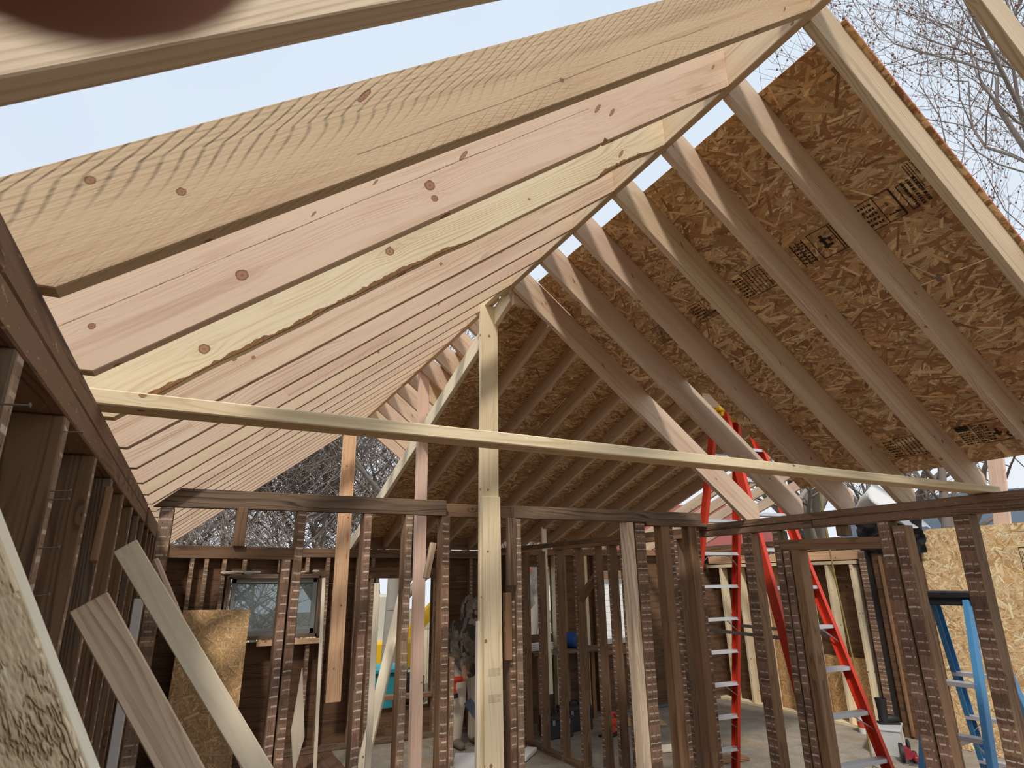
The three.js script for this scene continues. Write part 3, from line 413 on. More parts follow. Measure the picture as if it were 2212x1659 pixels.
// floor sheets and outside ground
const floor = structure('floor', 'dusty grey plywood and bare board subfloor');
{ const r = rng(9);
  for (let i = 0; i < 30; i++) board('floor_board', floor, M.floorWood, V(-0.3 + i * 0.141, -0.01, 2.0), V(-0.3 + i * 0.141, -0.011 - 0.002 * r(), i < 15 ? -8.2 : -3.94), 0.139, 0.02, V(1, 0, 0));
  for (let i = 0; i < 5; i++) for (const [z0, z1] of i < 2 ? [[-3.945, -6.4], [-6.404, -8.2]] : [[2.0, -0.9], [-0.904, -3.6], [-3.604, -6.2], [-6.204, -8.25]]) { const x0 = i < 2 ? 1.746 + i * 1.06 : 3.87 + (i - 2) * 1.41, x1 = i < 2 ? x0 + 1.056 : x0 + 1.406; board('floor_sheet', floor, M.dust, V((x0 + x1) / 2, -0.01 - 0.002 * r(), z0), V((x0 + x1) / 2, -0.01, z1), x1 - x0, 0.02, V(1, 0, 0)); }
}
const ground = structure('ground', 'bare winter ground around the house');
{ const g = new THREE.BoxGeometry(90, 0.4, 90, 1, 1, 1); const m = fix(S({ map: tex(512, 512, (x, y, c) => { const n = fbm(x / 30, y / 30, 17), f = vnoise(x / 2, y / 2, 18); mixc(c, [120, 106, 84], [146, 140, 104], n); c[0] += (f - 0.5) * 30; c[1] += (f - 0.5) * 30; c[2] += (f - 0.5) * 24; }), roughness: 1 }), 4, 4); m.map.repeat.set(22, 22); mesh('soil', g, m, ground).position.set(2, -0.82, -10); }

// ------------------------------------------------------------------ loose timber
function solo(name, label, mat, A, B, w, t, up, category, group) { return tag(board(name, scene, mat, A, B, w, t, up), label, category, group); }
{ // built-up ridge post in the middle of the room
  const p = thing('ridge_post', 'pale yellow built-up post standing under the ridge in the middle', 'post', [1.79, 0, -3.8]);
  board('rear_ply', p, M.spruce, V(1.785, 0.0, -3.845), V(1.79, 3.884, -3.845), 0.14, 0.038, V(1, 0, 0));
  board('front_ply', p, M.spruce, V(1.805, 0.0, -3.806), V(1.786, 2.43, -3.806), 0.13, 0.038, V(1, 0, 0));
  board('side_ply', p, M.whitewood, V(1.705, 0, -3.845), V(1.712, 1.63, -3.845), 0.038, 0.02, V(0, 0, 1));
  const g = new THREE.PlaneGeometry(0.1, 0.05), mk = S({ color: 0x6b5636, alphaMap: stampTex(5), transparent: true, opacity: 0.5 });
  for (const y of [1.18, 1.33]) { const m = mesh('pencil_mark', g, mk, p); m.position.set(0.006, y, 0.0135); m.castShadow = false; }
}
solo('fir_post', 'slender pinkish fir post under the ridge behind the partition beam', M.firPost, V(1.9, 0, -5.56), V(1.865, 3.88, -5.56), 0.1, 0.075, V(1, 0, 0), 'post');
solo('cedar_plank', 'orange-brown plank hanging from the ridge end before the back wall', M.cedar, V(1.685, 0.545, -7.92), V(1.665, 3.86, -7.92), 0.17, 0.038, V(1, 0, 0), 'plank');
solo('cross_tie', 'pale two-by-four laid flat across the room between the two wall plates', M.spruce, V(-0.33, PLATE + 0.0205, -1.722), V(3.96, PLATE + 0.0205, -1.815), 0.038, 0.089, V(0, 1, 0), 'tie beam');
{ // near board at the lower left: rough flaking face towards the camera
  const bark = fix(S({ map: tex(512, 512, (x, y, c) => { const n = fbm(x / 40, y / 12, 131), f = vnoise(x / 6, y / 3, 132), k = fbm(x / 70, y / 50, 133), crack = 1 - sstep(0.02, 0.12, Math.abs(fbm(x / 15, y / 7, 135) - 0.5)); mixc(c, [214, 186, 146], [244, 226, 190], n); mixc(c, [c[0], c[1], c[2]], [150, 118, 84], crack * 0.6 * sstep(0.4, 0.56, k)); c[0] += (f - 0.5) * 34; c[1] += (f - 0.5) * 32; c[2] += (f - 0.5) * 26; }), bumpMap: tex(512, 512, (x, y, c) => { const crack = sstep(0.0, 0.14, Math.abs(fbm(x / 15, y / 7, 135) - 0.5)), k = sstep(0.4, 0.56, fbm(x / 70, y / 50, 133)); c[0] = c[1] = c[2] = 200 - 130 * (1 - crack) * k + 40 * vnoise(x / 5, y / 3, 136); }, false), bumpScale: 0.004, roughness: 0.95 }), 0.5, 0.25);
  const A = V(0.412, 0.86, -0.66), B = V(-0.196, 2.05, -0.66), n = V(-0.06, -0.03, 1).normalize();
  const g = thing('leaning_board', 'nearest leaning board with rough bark face in the lower left corner', 'board', [A.x, A.y, A.z], 'boards leaning on the left wall');
  // the board carries on down to the floor
  const dir = B.clone().sub(A).normalize(), foot = A.clone().addScaledVector(dir, -A.y / dir.y), side = dir.clone().cross(n).normalize();
  if (side.x > 0) side.negate(); const off = side.clone().multiplyScalar(0.1);
  g.position.copy(foot); g.updateMatrixWorld(true);
  board('plank', g, M.whitewood, foot.clone().add(off), B.clone().add(off), 0.2, 0.017, side, null);
  board('bark_face', g, bark, foot.clone().add(off).addScaledVector(n, 0.0115), B.clone().add(off).addScaledVector(n, 0.0115), 0.192, 0.006, side, null, 0.002);
}
const LEAN = 'boards leaning on the left wall';
solo('leaning_board', 'greyed leaning board with square sawn top beside the nearest board', M.greyed, V(0.97, 0.02, -1.95), V(-0.218, 1.855, -1.95), 0.088, 0.02, V(0.84, 0.54, 0), 'board', LEAN);
solo('leaning_board', 'long bone-coloured leaning board reaching highest on the left wall', M.bone, V(1.16, 0.02, -2.7), V(-0.222, 2.03, -2.7), 0.082, 0.02, V(0.84, 0.54, 0), 'board', LEAN);
solo('leaning_board', 'thin pinkish leaning board half hidden behind the long bone-coloured one', M.firPost, V(0.9, 0.02, -3.2), V(-0.14, 2.0, -3.3), 0.02, 0.1, V(0.84, 0.54, 0), 'board', LEAN);
solo('trim_strip', 'white painted trim strip standing against the left wall', M.white, V(-0.212, 0.02, -3.86), V(-0.214, 1.82, -3.86), 0.045, 0.02, V(1, 0, 0), 'trim');
{ const m = board('strand_panel', scene, M.osbOld, V(0.3, 0.02, -7.62), V(0.335, 1.6, -7.86), 0.68, 0.012, V(1, 0, 0), null, 0.001); tag(m, 'brown strand board panel leaning below the back window', 'panel'); }
solo('pale_stick', 'thin pale stick standing upright beside the back window', M.whitewood, V(1.36, 0.02, -7.0), V(1.32, 1.92, -7.1), 0.035, 0.02, V(1, 0, 0), 'stick');
{ const s = [[0, 0.0], [0.085, 0.32], [0.0, 0.98], [-0.06, 0.4]]; const m = mesh('board_offcut', profileGeo(s, 0.02, Math.PI / 2, M.cedar.userData.uvs, [0, 0], 0.2), M.whitewood); m.position.set(1.2, 0.03, -7.3); m.rotation.y = 0.25; tag(m, 'pointed kite-shaped board offcut standing on the floor under the window', 'offcut'); }
solo('pale_stick', 'pale tapering stick leaning in the opening left of the grey stick', M.whitewood, V(1.36, 0.02, -5.05), V(1.36, 1.87, -5.05), 0.045, 0.02, V(1, 0, 0), 'stick');
solo('grey_stick', 'grey two-by-four leaning across the back opening', M.bone, V(1.28, 0.02, -5.3), V(1.74, 1.86, -5.5), 0.085, 0.04, V(0.8, 0, 0.6), 'stick');
solo('wood_scrap', 'short weathered scrap nailed beside the pinkish fir post', M.greyed, V(1.41, 1.9, -4.02), V(1.455, 2.13, -4.02), 0.04, 0.03, V(1, 0, 0), 'scrap');
solo('new_stick', 'pale slender prop hanging behind the right partition studs', M.whitewood, V(4.32, 0.47, -7.43), V(4.3, 2.56, -7.45), 0.075, 0.035, V(1, 0, 0), 'prop');

// ------------------------------------------------------------------ step ladders
function ladder(o) {
  const g = thing('step_ladder', o.label, 'ladder', [o.cap.x, 0, o.cap.z], 'step ladders in the wing'), inv = g.matrixWorld.clone().invert(), w = o.w.clone().normalize();
  const add = (name, geos, mat, parent = g) => { const geo = mergeGeometries(geos); geo.applyMatrix4(inv); return mesh(name, geo, mat, parent); };
  const side = (foot, steps) => {
    const topC = o.cap.clone().add(V(0, -0.04, 0)).addScaledVector(foot.clone().sub(o.cap).setY(0).normalize(), 0.07), face = foot.clone().sub(topC).setY(0).normalize();
    const rails = [-1, 1].map((s) => { const A = foot.clone().addScaledVector(w, s * o.wb), B = topC.clone().addScaledVector(w, s * o.wt); return [A, B, s]; });
    for (const [A, B, s] of rails) { const d = B.clone().sub(A).normalize(), up = face.clone().addScaledVector(d, -face.dot(d)).normalize(), zz = d.clone().cross(up), sg = Math.sign(zz.dot(w)) * s, f = (q) => q.clone().addScaledVector(zz, -sg * 0.016);
      add('rail', [beamGeo(A, B, o.rw, 0.006, up), beamGeo(f(A).addScaledVector(up, o.rw / 2), f(B).addScaledVector(up, o.rw / 2), 0.005, 0.034, up), beamGeo(f(A).addScaledVector(up, -o.rw / 2), f(B).addScaledVector(up, -o.rw / 2), 0.005, 0.034, up)], o.mat);
      add('foot', [boxGeo(A.x, 0.02, A.z, 0.05, 0.04, 0.08, 0.006)], M.black); }
    const n = Math.floor((o.cap.y - 0.25) / 0.3);
    for (let i = 1; i <= n; i++) { const y = i * 0.3, t = (y - rails[0][0].y) / (rails[0][1].y - rails[0][0].y), a = rails[0][0].clone().lerp(rails[0][1], t), b = rails[1][0].clone().lerp(rails[1][1], t), f = face;
      const st = add('step', [beamGeo(a, b, 0.078, 0.004, f), beamGeo(a.clone().addScaledVector(f, 0.037).add(V(0, -0.012, 0)), b.clone().addScaledVector(f, 0.037).add(V(0, -0.012, 0)), 0.004, 0.026, f), beamGeo(a.clone().addScaledVector(f, -0.037).add(V(0, -0.012, 0)), b.clone().addScaledVector(f, -0.037).add(V(0, -0.012, 0)), 0.004, 0.026, f)], M.alu);
      if (i % 2 || i < 3) for (const [p, q, r] of [[a, b, rails[0]], [b, a, rails[1]]]) { const up1 = p.clone().lerp(q, 0.28).add(V(0, -0.012, 0)), dn = r[0].clone().lerp(r[1], Math.max(0, t - 0.13 / o.cap.y)); add('step_brace', [beamGeo(dn, up1, 0.02, 0.004, f)], M.alu, st); } }
    return rails;
  };
  const r1 = side(o.near), r2 = side(o.far);
  const c = add('cap', [beamGeo(o.cap.clone().addScaledVector(w, -o.wt - 0.06), o.cap.clone().addScaledVector(w, o.wt + 0.06), 0.2, 0.05, o.far.clone().sub(o.near), 0.012), beamGeo(o.cap.clone().addScaledVector(w, -o.wt - 0.03).add(V(0, -0.045, 0)), o.cap.clone().addScaledVector(w, o.wt + 0.03).add(V(0, -0.045, 0)), 0.17, 0.05, o.far.clone().sub(o.near), 0.006)], o.capMat);
  for (const s of [0, 1]) { const a = r1[s][0].clone().lerp(r1[s][1], 0.42), b = r2[s][0].clone().lerp(r2[s][1], 0.42); add('spreader', [beamGeo(a, b, 0.028, 0.005, V(0, 1, 0))], M.steel); }
  return g;
}
ladder({ label: 'tall red double-sided step ladder with yellow cap behind the right wall', cap: V(4.47, 3.39, -4.07), near: V(4.4, 0.03, -3.16), far: V(4.63, 0.03, -5.06), w: V(1, 0, 0.06), wb: 0.375, wt: 0.155, rw: 0.085, mat: M.red, capMat: M.yellow });
ladder({ label: 'shorter blue step ladder with black cap before the strand board wall', cap: V(4.87, 1.74, -2.66), near: V(4.23, 0.03, -2.587), far: V(5.52, 0.03, -2.733), w: V(0.112, 0, 0.9937), wb: 0.25, wt: 0.15, rw: 0.07, mat: M.blue, capMat: M.black });

// ------------------------------------------------------------------ small things on the floors
function lathe(pts, seg = 24) { return new THREE.LatheGeometry(pts.map(([x, y]) => new THREE.Vector2(x, y)), seg); }
{ const c = thing('paper_cup', 'white paper cup with red print on the floor by the new studs', 'cup', [7.72, 0, -5.55]);
  mesh('cup_body', lathe([[0, 0.004], [0.055, 0.004], [0.058, 0], [0.078, 0.2], [0.075, 0.2], [0.055, 0.012], [0, 0.012]]), M.white, c);
  mesh('lid', lathe([[0, 0.212], [0.07, 0.212], [0.082, 0.206], [0.082, 0.196], [0.078, 0.196]]), M.white, c);
  const band = new THREE.CylinderGeometry(0.0722, 0.0655, 0.075, 24, 1, true, 3.9, 1.7); band.translate(0, 0.105, 0); mesh('print', band, S({ color: 0xd2503f, side: THREE.DoubleSide }), c); }
{ const b = thing('storage_bin', 'cloudy plastic bin on the dusty floor under the black boot', 'bin', [7.2, 0, -4.92]); b.rotation.y = 0.5;
  const cl = new THREE.MeshPhysicalMaterial({ color: 0xd9dbd8, roughness: 0.5, transmission: 0.35, thickness: 0 });
  mesh('bin_body', mergeGeometries([boxGeo(0, 0.006, 0, 0.42, 0.012, 0.3), boxGeo(0.21, 0.12, 0, 0.008, 0.24, 0.3), boxGeo(-0.21, 0.12, 0, 0.008, 0.24, 0.3), boxGeo(0, 0.12, 0.15, 0.42, 0.24, 0.008), boxGeo(0, 0.12, -0.15, 0.42, 0.24, 0.008)]), cl, b);
  mesh('lid', boxGeo(0, 0.25, 0, 0.45, 0.02, 0.33, 0.006), cl, b); mesh('label_sheet', boxGeo(0.08, 0.12, 0.158, 0.12, 0.16, 0.002, 0.0005), M.white, b); }
{ const t = thing('rubber_boot', 'black rubber boot standing on the cloudy plastic bin', 'boot', [7.25, 0.262, -4.95]); t.rotation.y = -0.6;
  const s = [[0.05, 0.02], [0.055, 0.08], [0.05, 0.13], [0.058, 0.24], [0.062, 0.26], [0.056, 0.26], [0.046, 0.13]]; mesh('boot_shaft', lathe(s, 20), M.black, t);
  const toe = new THREE.SphereGeometry(0.06, 18, 12); toe.scale(1.9, 0.8, 0.85); toe.translate(0.06, 0.05, 0); mesh('boot_foot', toe, M.black, t); mesh('sole', boxGeo(0.045, 0.01, 0, 0.22, 0.02, 0.1, 0.008), M.char, t); }
{ const t = thing('circular_saw', 'dark red circular saw lying on the floor before the plastic bin', 'saw', [6.95, 0, -4.55]); t.rotation.y = 0.7; const rd = S({ color: 0x8e2331, roughness: 0.5 });
  mesh('saw_body', mergeGeometries([cyl(V(-0.05, 0.09, 0), V(0.1, 0.1, 0), 0.05, 0.04, 16), boxGeo(0.02, 0.05, 0.07, 0.18, 0.05, 0.05, 0.01)]), rd, t); mesh('base_plate', boxGeo(0.02, 0.006, 0, 0.26, 0.006, 0.13), M.steel, t);
  mesh('blade_guard', new THREE.CylinderGeometry(0.09, 0.09, 0.03, 24).rotateX(Math.PI / 2).translate(0, 0.09, -0.05), M.black, t); mesh('handle', new THREE.TorusGeometry(0.05, 0.014, 8, 18).translate(0.09, 0.14, 0.03), M.black, t); mesh('battery', boxGeo(0.14, 0.05, 0.06, 0.07, 0.06, 0.08, 0.008), M.black, t); }
{ const t = thing('power_tool', 'red power tool lying on the grey floor behind the right studs', 'tool', [4.95, 0, -7.05]); t.rotation.y = 0.4;
  mesh('tool_body', mergeGeometries([cyl(V(-0.12, 0.14, 0), V(0.1, 0.14, 0), 0.055, 0.05, 16), boxGeo(0.02, 0.07, 0, 0.12, 0.1, 0.07, 0.01)]), M.red, t); mesh('tool_handle', new THREE.TorusGeometry(0.08, 0.02, 8, 20).translate(0.08, 0.16, 0), M.red, t); mesh('tool_base', boxGeo(0, 0.012, 0, 0.3, 0.022, 0.16, 0.004), M.black, t); }
for (const [x, z, w, h, d, lab] of [[4.35, -7.35, 0.36, 0.2, 0.24, 'dark toolbox on the floor left of the red power tool'], [4.75, -7.55, 0.4, 0.24, 0.26, 'dark toolbox on the floor behind the red power tool']]) { const t = thing('toolbox', lab, 'toolbox', [x, 0, z]); mesh('case', boxGeo(0, h / 2, 0, w, h, d, 0.012), S({ color: 0x2b2c2e, roughness: 0.6 }), t); mesh('lid', boxGeo(0, h + 0.02, 0, w * 1.03, 0.045, d * 1.03, 0.01), S({ color: 0x3b3a38 }), t); mesh('handle', new THREE.TorusGeometry(0.07, 0.01, 8, 16, Math.PI).translate(0, h + 0.04, 0), M.black, t); for (const s of [-1, 1]) mesh('catch', boxGeo(s * w * 0.3, h * 0.9, d / 2 + 0.006, 0.04, 0.06, 0.012), M.steel, t); }
solo('painted_board', 'white painted board lying on the floor below the camouflaged worker', M.paint, V(2.62, 0.02, -6.2), V(3.05, 0.02, -7.1), 0.3, 0.03, V(1, 0, 0.5), 'board');
solo('painted_trim', 'white painted trim edge on the floor left of the yellow post', M.white, V(2.2, 0.05, -5.7), V(2.75, 0.05, -6.85), 0.1, 0.03, V(0, 1, 0), 'trim');
solo('painted_board', 'short white painted board lying at the foot of the right studs', M.white, V(3.45, 0.03, -6.6), V(3.75, 0.03, -6.9), 0.12, 0.04, V(1, 0, 0.9), 'board');
solo('floor_scrap', 'tan strand board scrap lying on the wing floor by the rear wall', M.osbOld, V(5.35, 0.012, -7.6), V(6.0, 0.012, -7.3), 0.5, 0.012, V(0.4, 0, 1), 'scrap');
solo('floor_scrap', 'pale plank scrap on the wing floor left of the red ladder foot', M.whitewood, V(5.0, 0.02, -6.2), V(5.75, 0.02, -6.05), 0.2, 0.03, V(0, 0, 1), 'scrap');
solo('floor_scrap', 'brown plank scrap on the wing floor beside the red ladder foot', M.oldTan, V(4.95, 0.02, -5.6), V(5.6, 0.02, -5.5), 0.18, 0.03, V(0, 0, 1), 'scrap');
solo('sill_strip', 'grey-blue sill strip along the foot of the rear wing wall', S({ color: 0x64707e }), V(4.9, 0.02, -8.04), V(7.6, 0.02, -8.04), 0.03, 0.03, V(0, 1, 0), 'strip');
{ // bench with odds and ends against the rear wing wall
  const b = thing('work_bench', 'rough bench of scrap boards against the rear wing wall', 'bench', [4.75, 0, -7.78]); board('bench_top', b, M.oldGrey, V(4.2, 0.92, -7.82), V(5.5, 0.92, -7.82), 0.04, 0.4); for (const x of [4.3, 5.35]) for (const z of [-7.67, -7.97]) board('leg', b, M.oldTan, V(x, 0, z), V(x, 0.9, z), 0.06, 0.05, V(1, 0, 0)); }
{ const r = rng(19); for (let i = 0; i < 4; i++) { const m = board('siding_strip', scene, M.white, V(4.2 + 0.03 * r(), 0.955 + i * 0.024, -7.84 + 0.05 * r()), V(4.62, 0.955 + i * 0.024, -7.9 + 0.04 * r()), 0.02, 0.12); tag(m, `white siding strip on the scrap board bench, ${['lowest', 'second from below', 'third from below', 'topmost'][i]} of its stack`, 'strip', 'siding strips on the bench'); } }
{ const g = new THREE.IcosahedronGeometry(0.16, 3), p = g.attributes.position; for (let i = 0; i < p.count; i++) { const k = 0.8 + 0.4 * fbm(p.getX(i) * 9 + 5, p.getY(i) * 9 + p.getZ(i) * 7 + 5, 3); p.setXYZ(i, p.getX(i) * k * 1.2, Math.max(-0.09, p.getY(i) * k * 0.75), p.getZ(i) * k); } g.computeVertexNormals(); const m = mesh('blue_bag', g, S({ color: 0x23498e, roughness: 0.7 })); m.position.set(5.0, 1.03, -7.88); tag(m, 'crumpled blue bag on the scrap board bench', 'bag'); }
{ const m = mesh('hanging_cord', tubeGeo([V(5.15, 2.75, -3.75), V(5.2, 2.0, -3.78), V(5.3, 1.0, -3.8), V(5.32, 0.01, -3.8)], 0.008, 6), S({ color: 0x8d7c3e })); tag(m, 'thin olive cord hanging beside the red ladder', 'cord'); }
{ const m = mesh('red_cord', tubeGeo([V(3.93, 1.75, -4.42), V(3.94, 1.62, -4.45), V(3.95, 1.4, -4.44), V(3.93, 1.3, -4.45)], 0.014, 8), M.red); tag(m, 'short red hose hooked between the corner studs', 'hose'); }

// torn roofing felt heaped on the end wall, seen over the right plate
function sheetGeo(w, h, nx, ny, fn) { const g = new THREE.PlaneGeometry(w, h, nx, ny), p = g.attributes.position; for (let i = 0; i < p.count; i++) { const q = fn(p.getX(i) / w + 0.5, p.getY(i) / h + 0.5); p.setXYZ(i, ...q); } g.computeVertexNormals(); return g; }
{ const m = mesh('roofing_felt', sheetGeo(1, 1, 24, 18, (u, v) => [7.9 + 0.2 * Math.sin(v * 5 + u * 3) + 0.1 * vnoise(u * 6, v * 6, 3), 2.4 + v * (0.62 * (1 - Math.abs(u - 0.42) * 1.7)) + 0.03 * vnoise(u * 8, v * 9, 4), -5.3 + 0.8 * u]), S({ color: 0xd0d0ce, side: THREE.DoubleSide, roughness: 0.8 })); tag(m, 'peaked grey-white felt sheet sticking up over the right wall plate', 'felt'); }
{ const m = mesh('black_plastic', sheetGeo(1, 1, 26, 14, (u, v) => [7.86 + 0.12 * fbm(u * 7, v * 6, 13), 2.1 + 0.42 * v + 0.05 * vnoise(u * 9, v * 7, 14), -5.3 + 0.85 * u]), S({ color: 0x1b1c20, side: THREE.DoubleSide, roughness: 0.35 })); tag(m, 'crumpled black plastic heaped over the charred end wall', 'plastic'); }
solo('wall_post', 'pale board standing up above the strand board end wall', M.firPost, V(8.03, 1.9, -3.72), V(8.03, 3.35, -3.53), 0.16, 0.04, V(0, 0, 1), 'board');

// ------------------------------------------------------------------ bare trees
const GY = -0.62;
function limbGeo(segs, sides) { // tapered prisms, one ring of vertices per end
  const P = [], N = [], I = []; let b = 0; const t1 = V(0, 0, 0), t2 = V(0, 0, 0);
  for (const [a, c, r0, r1] of segs) {
    const d = c.clone().sub(a).normalize(); t1.set(Math.abs(d.y) < 0.9 ? 0 : 1, Math.abs(d.y) < 0.9 ? 1 : 0, 0).cross(d).normalize(); t2.copy(d).cross(t1);
    for (let i = 0; i < sides; i++) { const an = i / sides * Math.PI * 2, x = Math.cos(an), y = Math.sin(an), nx = t1.x * x + t2.x * y, ny = t1.y * x + t2.y * y, nz = t1.z * x + t2.z * y; P.push(a.x + nx * r0, a.y + ny * r0, a.z + nz * r0, c.x + nx * r1, c.y + ny * r1, c.z + nz * r1); N.push(nx, ny, nz, nx, ny, nz); }
    for (let i = 0; i < sides; i++) { const p = b + i * 2, q = b + (i + 1) % sides * 2; I.push(p, q, p + 1, p + 1, q, q + 1); } b += sides * 2;
  }
  const g = new THREE.BufferGeometry(); g.setAttribute('position', new THREE.Float32BufferAttribute(P, 3)); g.setAttribute('normal', new THREE.Float32BufferAttribute(N, 3)); g.setIndex(I); return g;
}
function tree({ label, at, height, trunkR, seed, lean = [0, 0], fork = 0.3, spread = 0.75, levels = 5, kids = [5, 5, 5, 4], buds = 0, pale = false, group, min = 0.004, rise = 0.25 }) {
  const r = rng(seed), segs = [[], [], [], [], [], []], bud = [], g = thing('bare_tree', label, 'tree', [at[0], GY, at[1]], group);
  const grow = (p, d, len, rad, lv) => {
    const n = lv === 0 ? 7 : lv < 3 ? 5 : 3; let q = p.clone(), dir = d.clone(); const pts = [];
    for (let i = 0; i < n; i++) {
      const r0 = rad * (1 - 0.62 * i / n), r1 = Math.max(min * 0.7, rad * (1 - 0.62 * (i + 1) / n)), jig = lv === 0 ? 0.06 : 0.2 + 0.05 * lv;
      dir.x += (r() - 0.5) * jig * 2; dir.z += (r() - 0.5) * jig * 2; dir.y += (r() - 0.5) * jig + (lv ? rise * 0.25 : 0); dir.normalize();
      const e = q.clone().addScaledVector(dir, len / n); segs[lv].push([q, e, Math.max(min, r0), r1]); pts.push([e, dir.clone(), r1]); q = e;
    }
    if (lv + 1 >= levels) { if (buds && r() < buds) for (const [e] of pts) if (r() < 0.75) bud.push(e); return; }
    const kn = kids[lv] ?? 3;
    for (let k = 0; k < kn; k++) {
      const f = lv === 0 ? fork + (1 - fork) * (k + r() * 0.8) / kn : 0.25 + 0.75 * (k + r()) / kn, [e, dd, rr] = pts[Math.min(n - 1, Math.floor(f * n))];
      const an = r() * 6.283, side = V(Math.cos(an), 0.1 + rise * r(), Math.sin(an)), nd = dd.clone().multiplyScalar(1 - spread * 0.55).addScaledVector(side, spread).normalize();
      grow(e, nd, len * (lv === 0 ? 0.62 : 0.58) * (0.7 + 0.5 * r()), rr * (lv === 0 ? 0.72 : 0.66), lv + 1);
    }
  };
  grow(V(0, 0, 0), V(lean[0], 1, lean[1]).normalize(), height * 0.72, trunkR, 0);
  const bk = pale ? M.barkPale : M.bark;
  mesh('trunk', limbGeo(segs[0], 10), bk, g); mesh('limbs', limbGeo([...segs[1], ...segs[2]], 5), bk, g);
  const fine = mesh('twigs', limbGeo([...segs[3], ...segs[4], ...segs[5]], 3), M.twig, g); fine.userData.kind = 'stuff';
  if (bud.length) { const P = [], I = []; let b = 0; for (const e of bud) { const s = 0.02 + 0.025 * r(); P.push(e.x + s, e.y, e.z, e.x - s * 0.5, e.y, e.z + s * 0.8, e.x - s * 0.5, e.y, e.z - s * 0.8, e.x, e.y + s * 2.2, e.z); I.push(b, b + 3, b + 1, b + 1, b + 3, b + 2, b + 2, b + 3, b, b, b + 1, b + 2); b += 4; } const bg = new THREE.BufferGeometry(); bg.setAttribute('position', new THREE.Float32BufferAttribute(P, 3)); bg.setIndex(I); bg.computeVertexNormals(); mesh('buds', bg, M.bud, g).userData.kind = 'stuff'; }
  return g;
}
const WOODS = 'bare winter trees around the house';
tree({ label: 'big budding bare tree spreading above the right roof edge', at: [19, -3.2], height: 20, trunkR: 0.15, seed: 5, fork: 0.2, spread: 0.75, kids: [13, 8, 6, 5], levels: 5, buds: 0.7, group: WOODS, min: 0.006, lean: [-0.06, -0.2], rise: 0.5 });
tree({ label: 'thick grey trunk seen between the rafter feet right of the red ladder', at: [10.6, -8.0], height: 7, trunkR: 0.34, seed: 8, fork: 0.34, kids: [6, 5, 5, 4], group: WOODS, pale: true, min: 0.006 });
tree({ label: 'bare tree standing behind the felt and black plastic on the right', at: [13.6, -8.6], height: 7, trunkR: 0.22, seed: 9, fork: 0.3, kids: [6, 5, 5, 4], group: WOODS, min: 0.006 });
tree({ label: 'dark forked bare tree right of the pale board above the end wall', at: [12.6, -6.9], height: 6.5, trunkR: 0.16, seed: 14, fork: 0.25, kids: [6, 5, 5, 3], group: WOODS, min: 0.006 });
tree({ label: 'tangled bare tree behind the left eave over the window', at: [1.0, -21], height: 8, trunkR: 0.11, seed: 15, fork: 0.1, spread: 0.9, kids: [16, 9, 6, 5], group: WOODS, min: 0.011 });
tree({ label: 'tall bare tree behind the orange hanging plank', at: [3.7, -20.5], height: 8.6, trunkR: 0.13, seed: 16, fork: 0.12, spread: 0.85, kids: [16, 9, 6, 5], group: WOODS, min: 0.011 });
tree({ label: 'bare tree filling the gable opening right of the orange plank', at: [6.2, -22.5], height: 8.8, trunkR: 0.13, seed: 17, fork: 0.12, spread: 0.85, kids: [16, 9, 6, 5], group: WOODS, min: 0.011 });
tree({ label: 'twiggy bare tree low behind the left end of the partition beam', at: [-0.6, -19], height: 6.5, trunkR: 0.1, seed: 18, fork: 0.1, spread: 0.95, kids: [13, 8, 6, 4], group: WOODS, min: 0.009 });
tree({ label: 'pale gnarled tree seen through the opening left of the fir post', at: [3.75, -12.6], height: 6.2, trunkR: 0.2, seed: 21, fork: 0.22, spread: 0.9, kids: [8, 6, 5, 4], group: WOODS, pale: true, min: 0.006 });
tree({ label: 'pale forked tree seen through the rear wing opening right of the yellow post', at: [6.55, -12.4], height: 6, trunkR: 0.2, seed: 23, fork: 0.2, spread: 0.8, kids: [8, 6, 5, 4], group: WOODS, pale: true, min: 0.006, lean: [0.15, 0] });

tree({ label: 'low twiggy shrub just outside the back window', at: [1.2, -11.2], height: 3.4, trunkR: 0.06, seed: 33, fork: 0.05, spread: 0.95, kids: [12, 7, 6, 4], group: WOODS, pale: true, min: 0.005 });

// ------------------------------------------------------------------ neighbours
function house(label, x, z, w, d, h, rise, yaw, wallMat, roofMat, siding = 12) {
  const g = thing('neighbour_house', label, 'house', [x, GY, z]); g.rotation.y = yaw;
  mesh('wall', boxGeo(0, h / 2, 0, w, h, d, 0.01), wallMat, g);
  for (let i = 1; i < siding; i++) mesh('siding_course', boxGeo(0, i * h / siding, d / 2 + 0.008, w, h / siding * 0.94, 0.018, 0.004), wallMat, g);
  const rf = profileGeo([[-d / 2 - 0.35, -0.1], [0, rise], [d / 2 + 0.35, -0.1], [d / 2 + 0.35, -0.2], [0, rise - 0.14], [-d / 2 - 0.35, -0.2]], w + 0.6, 0, [1, 1], [0, 0]); rf.rotateY(Math.PI / 2); rf.translate(-w / 2 - 0.3, h + 0.1, 0); mesh('roof', rf, roofMat, g);
  const gb = profileGeo([[-d / 2, 0], [0, rise - 0.12], [d / 2, 0]], w - 0.02, 0, [1, 1], [0, 0]); gb.rotateY(Math.PI / 2); gb.translate(-w / 2 + 0.01, h, 0); mesh('gable', gb, wallMat, g);
  for (const s of [-0.3, 0.25]) { const f = mesh('window', boxGeo(w * s, h * 0.55, d / 2 + 0.03, 0.9, 1.2, 0.06), M.paint, g); mesh('pane', boxGeo(w * s, h * 0.55, d / 2 + 0.062, 0.74, 1.04, 0.01, 0.001), S({ color: 0x3a4550, roughness: 0.1 }), f); }
  return g;
}
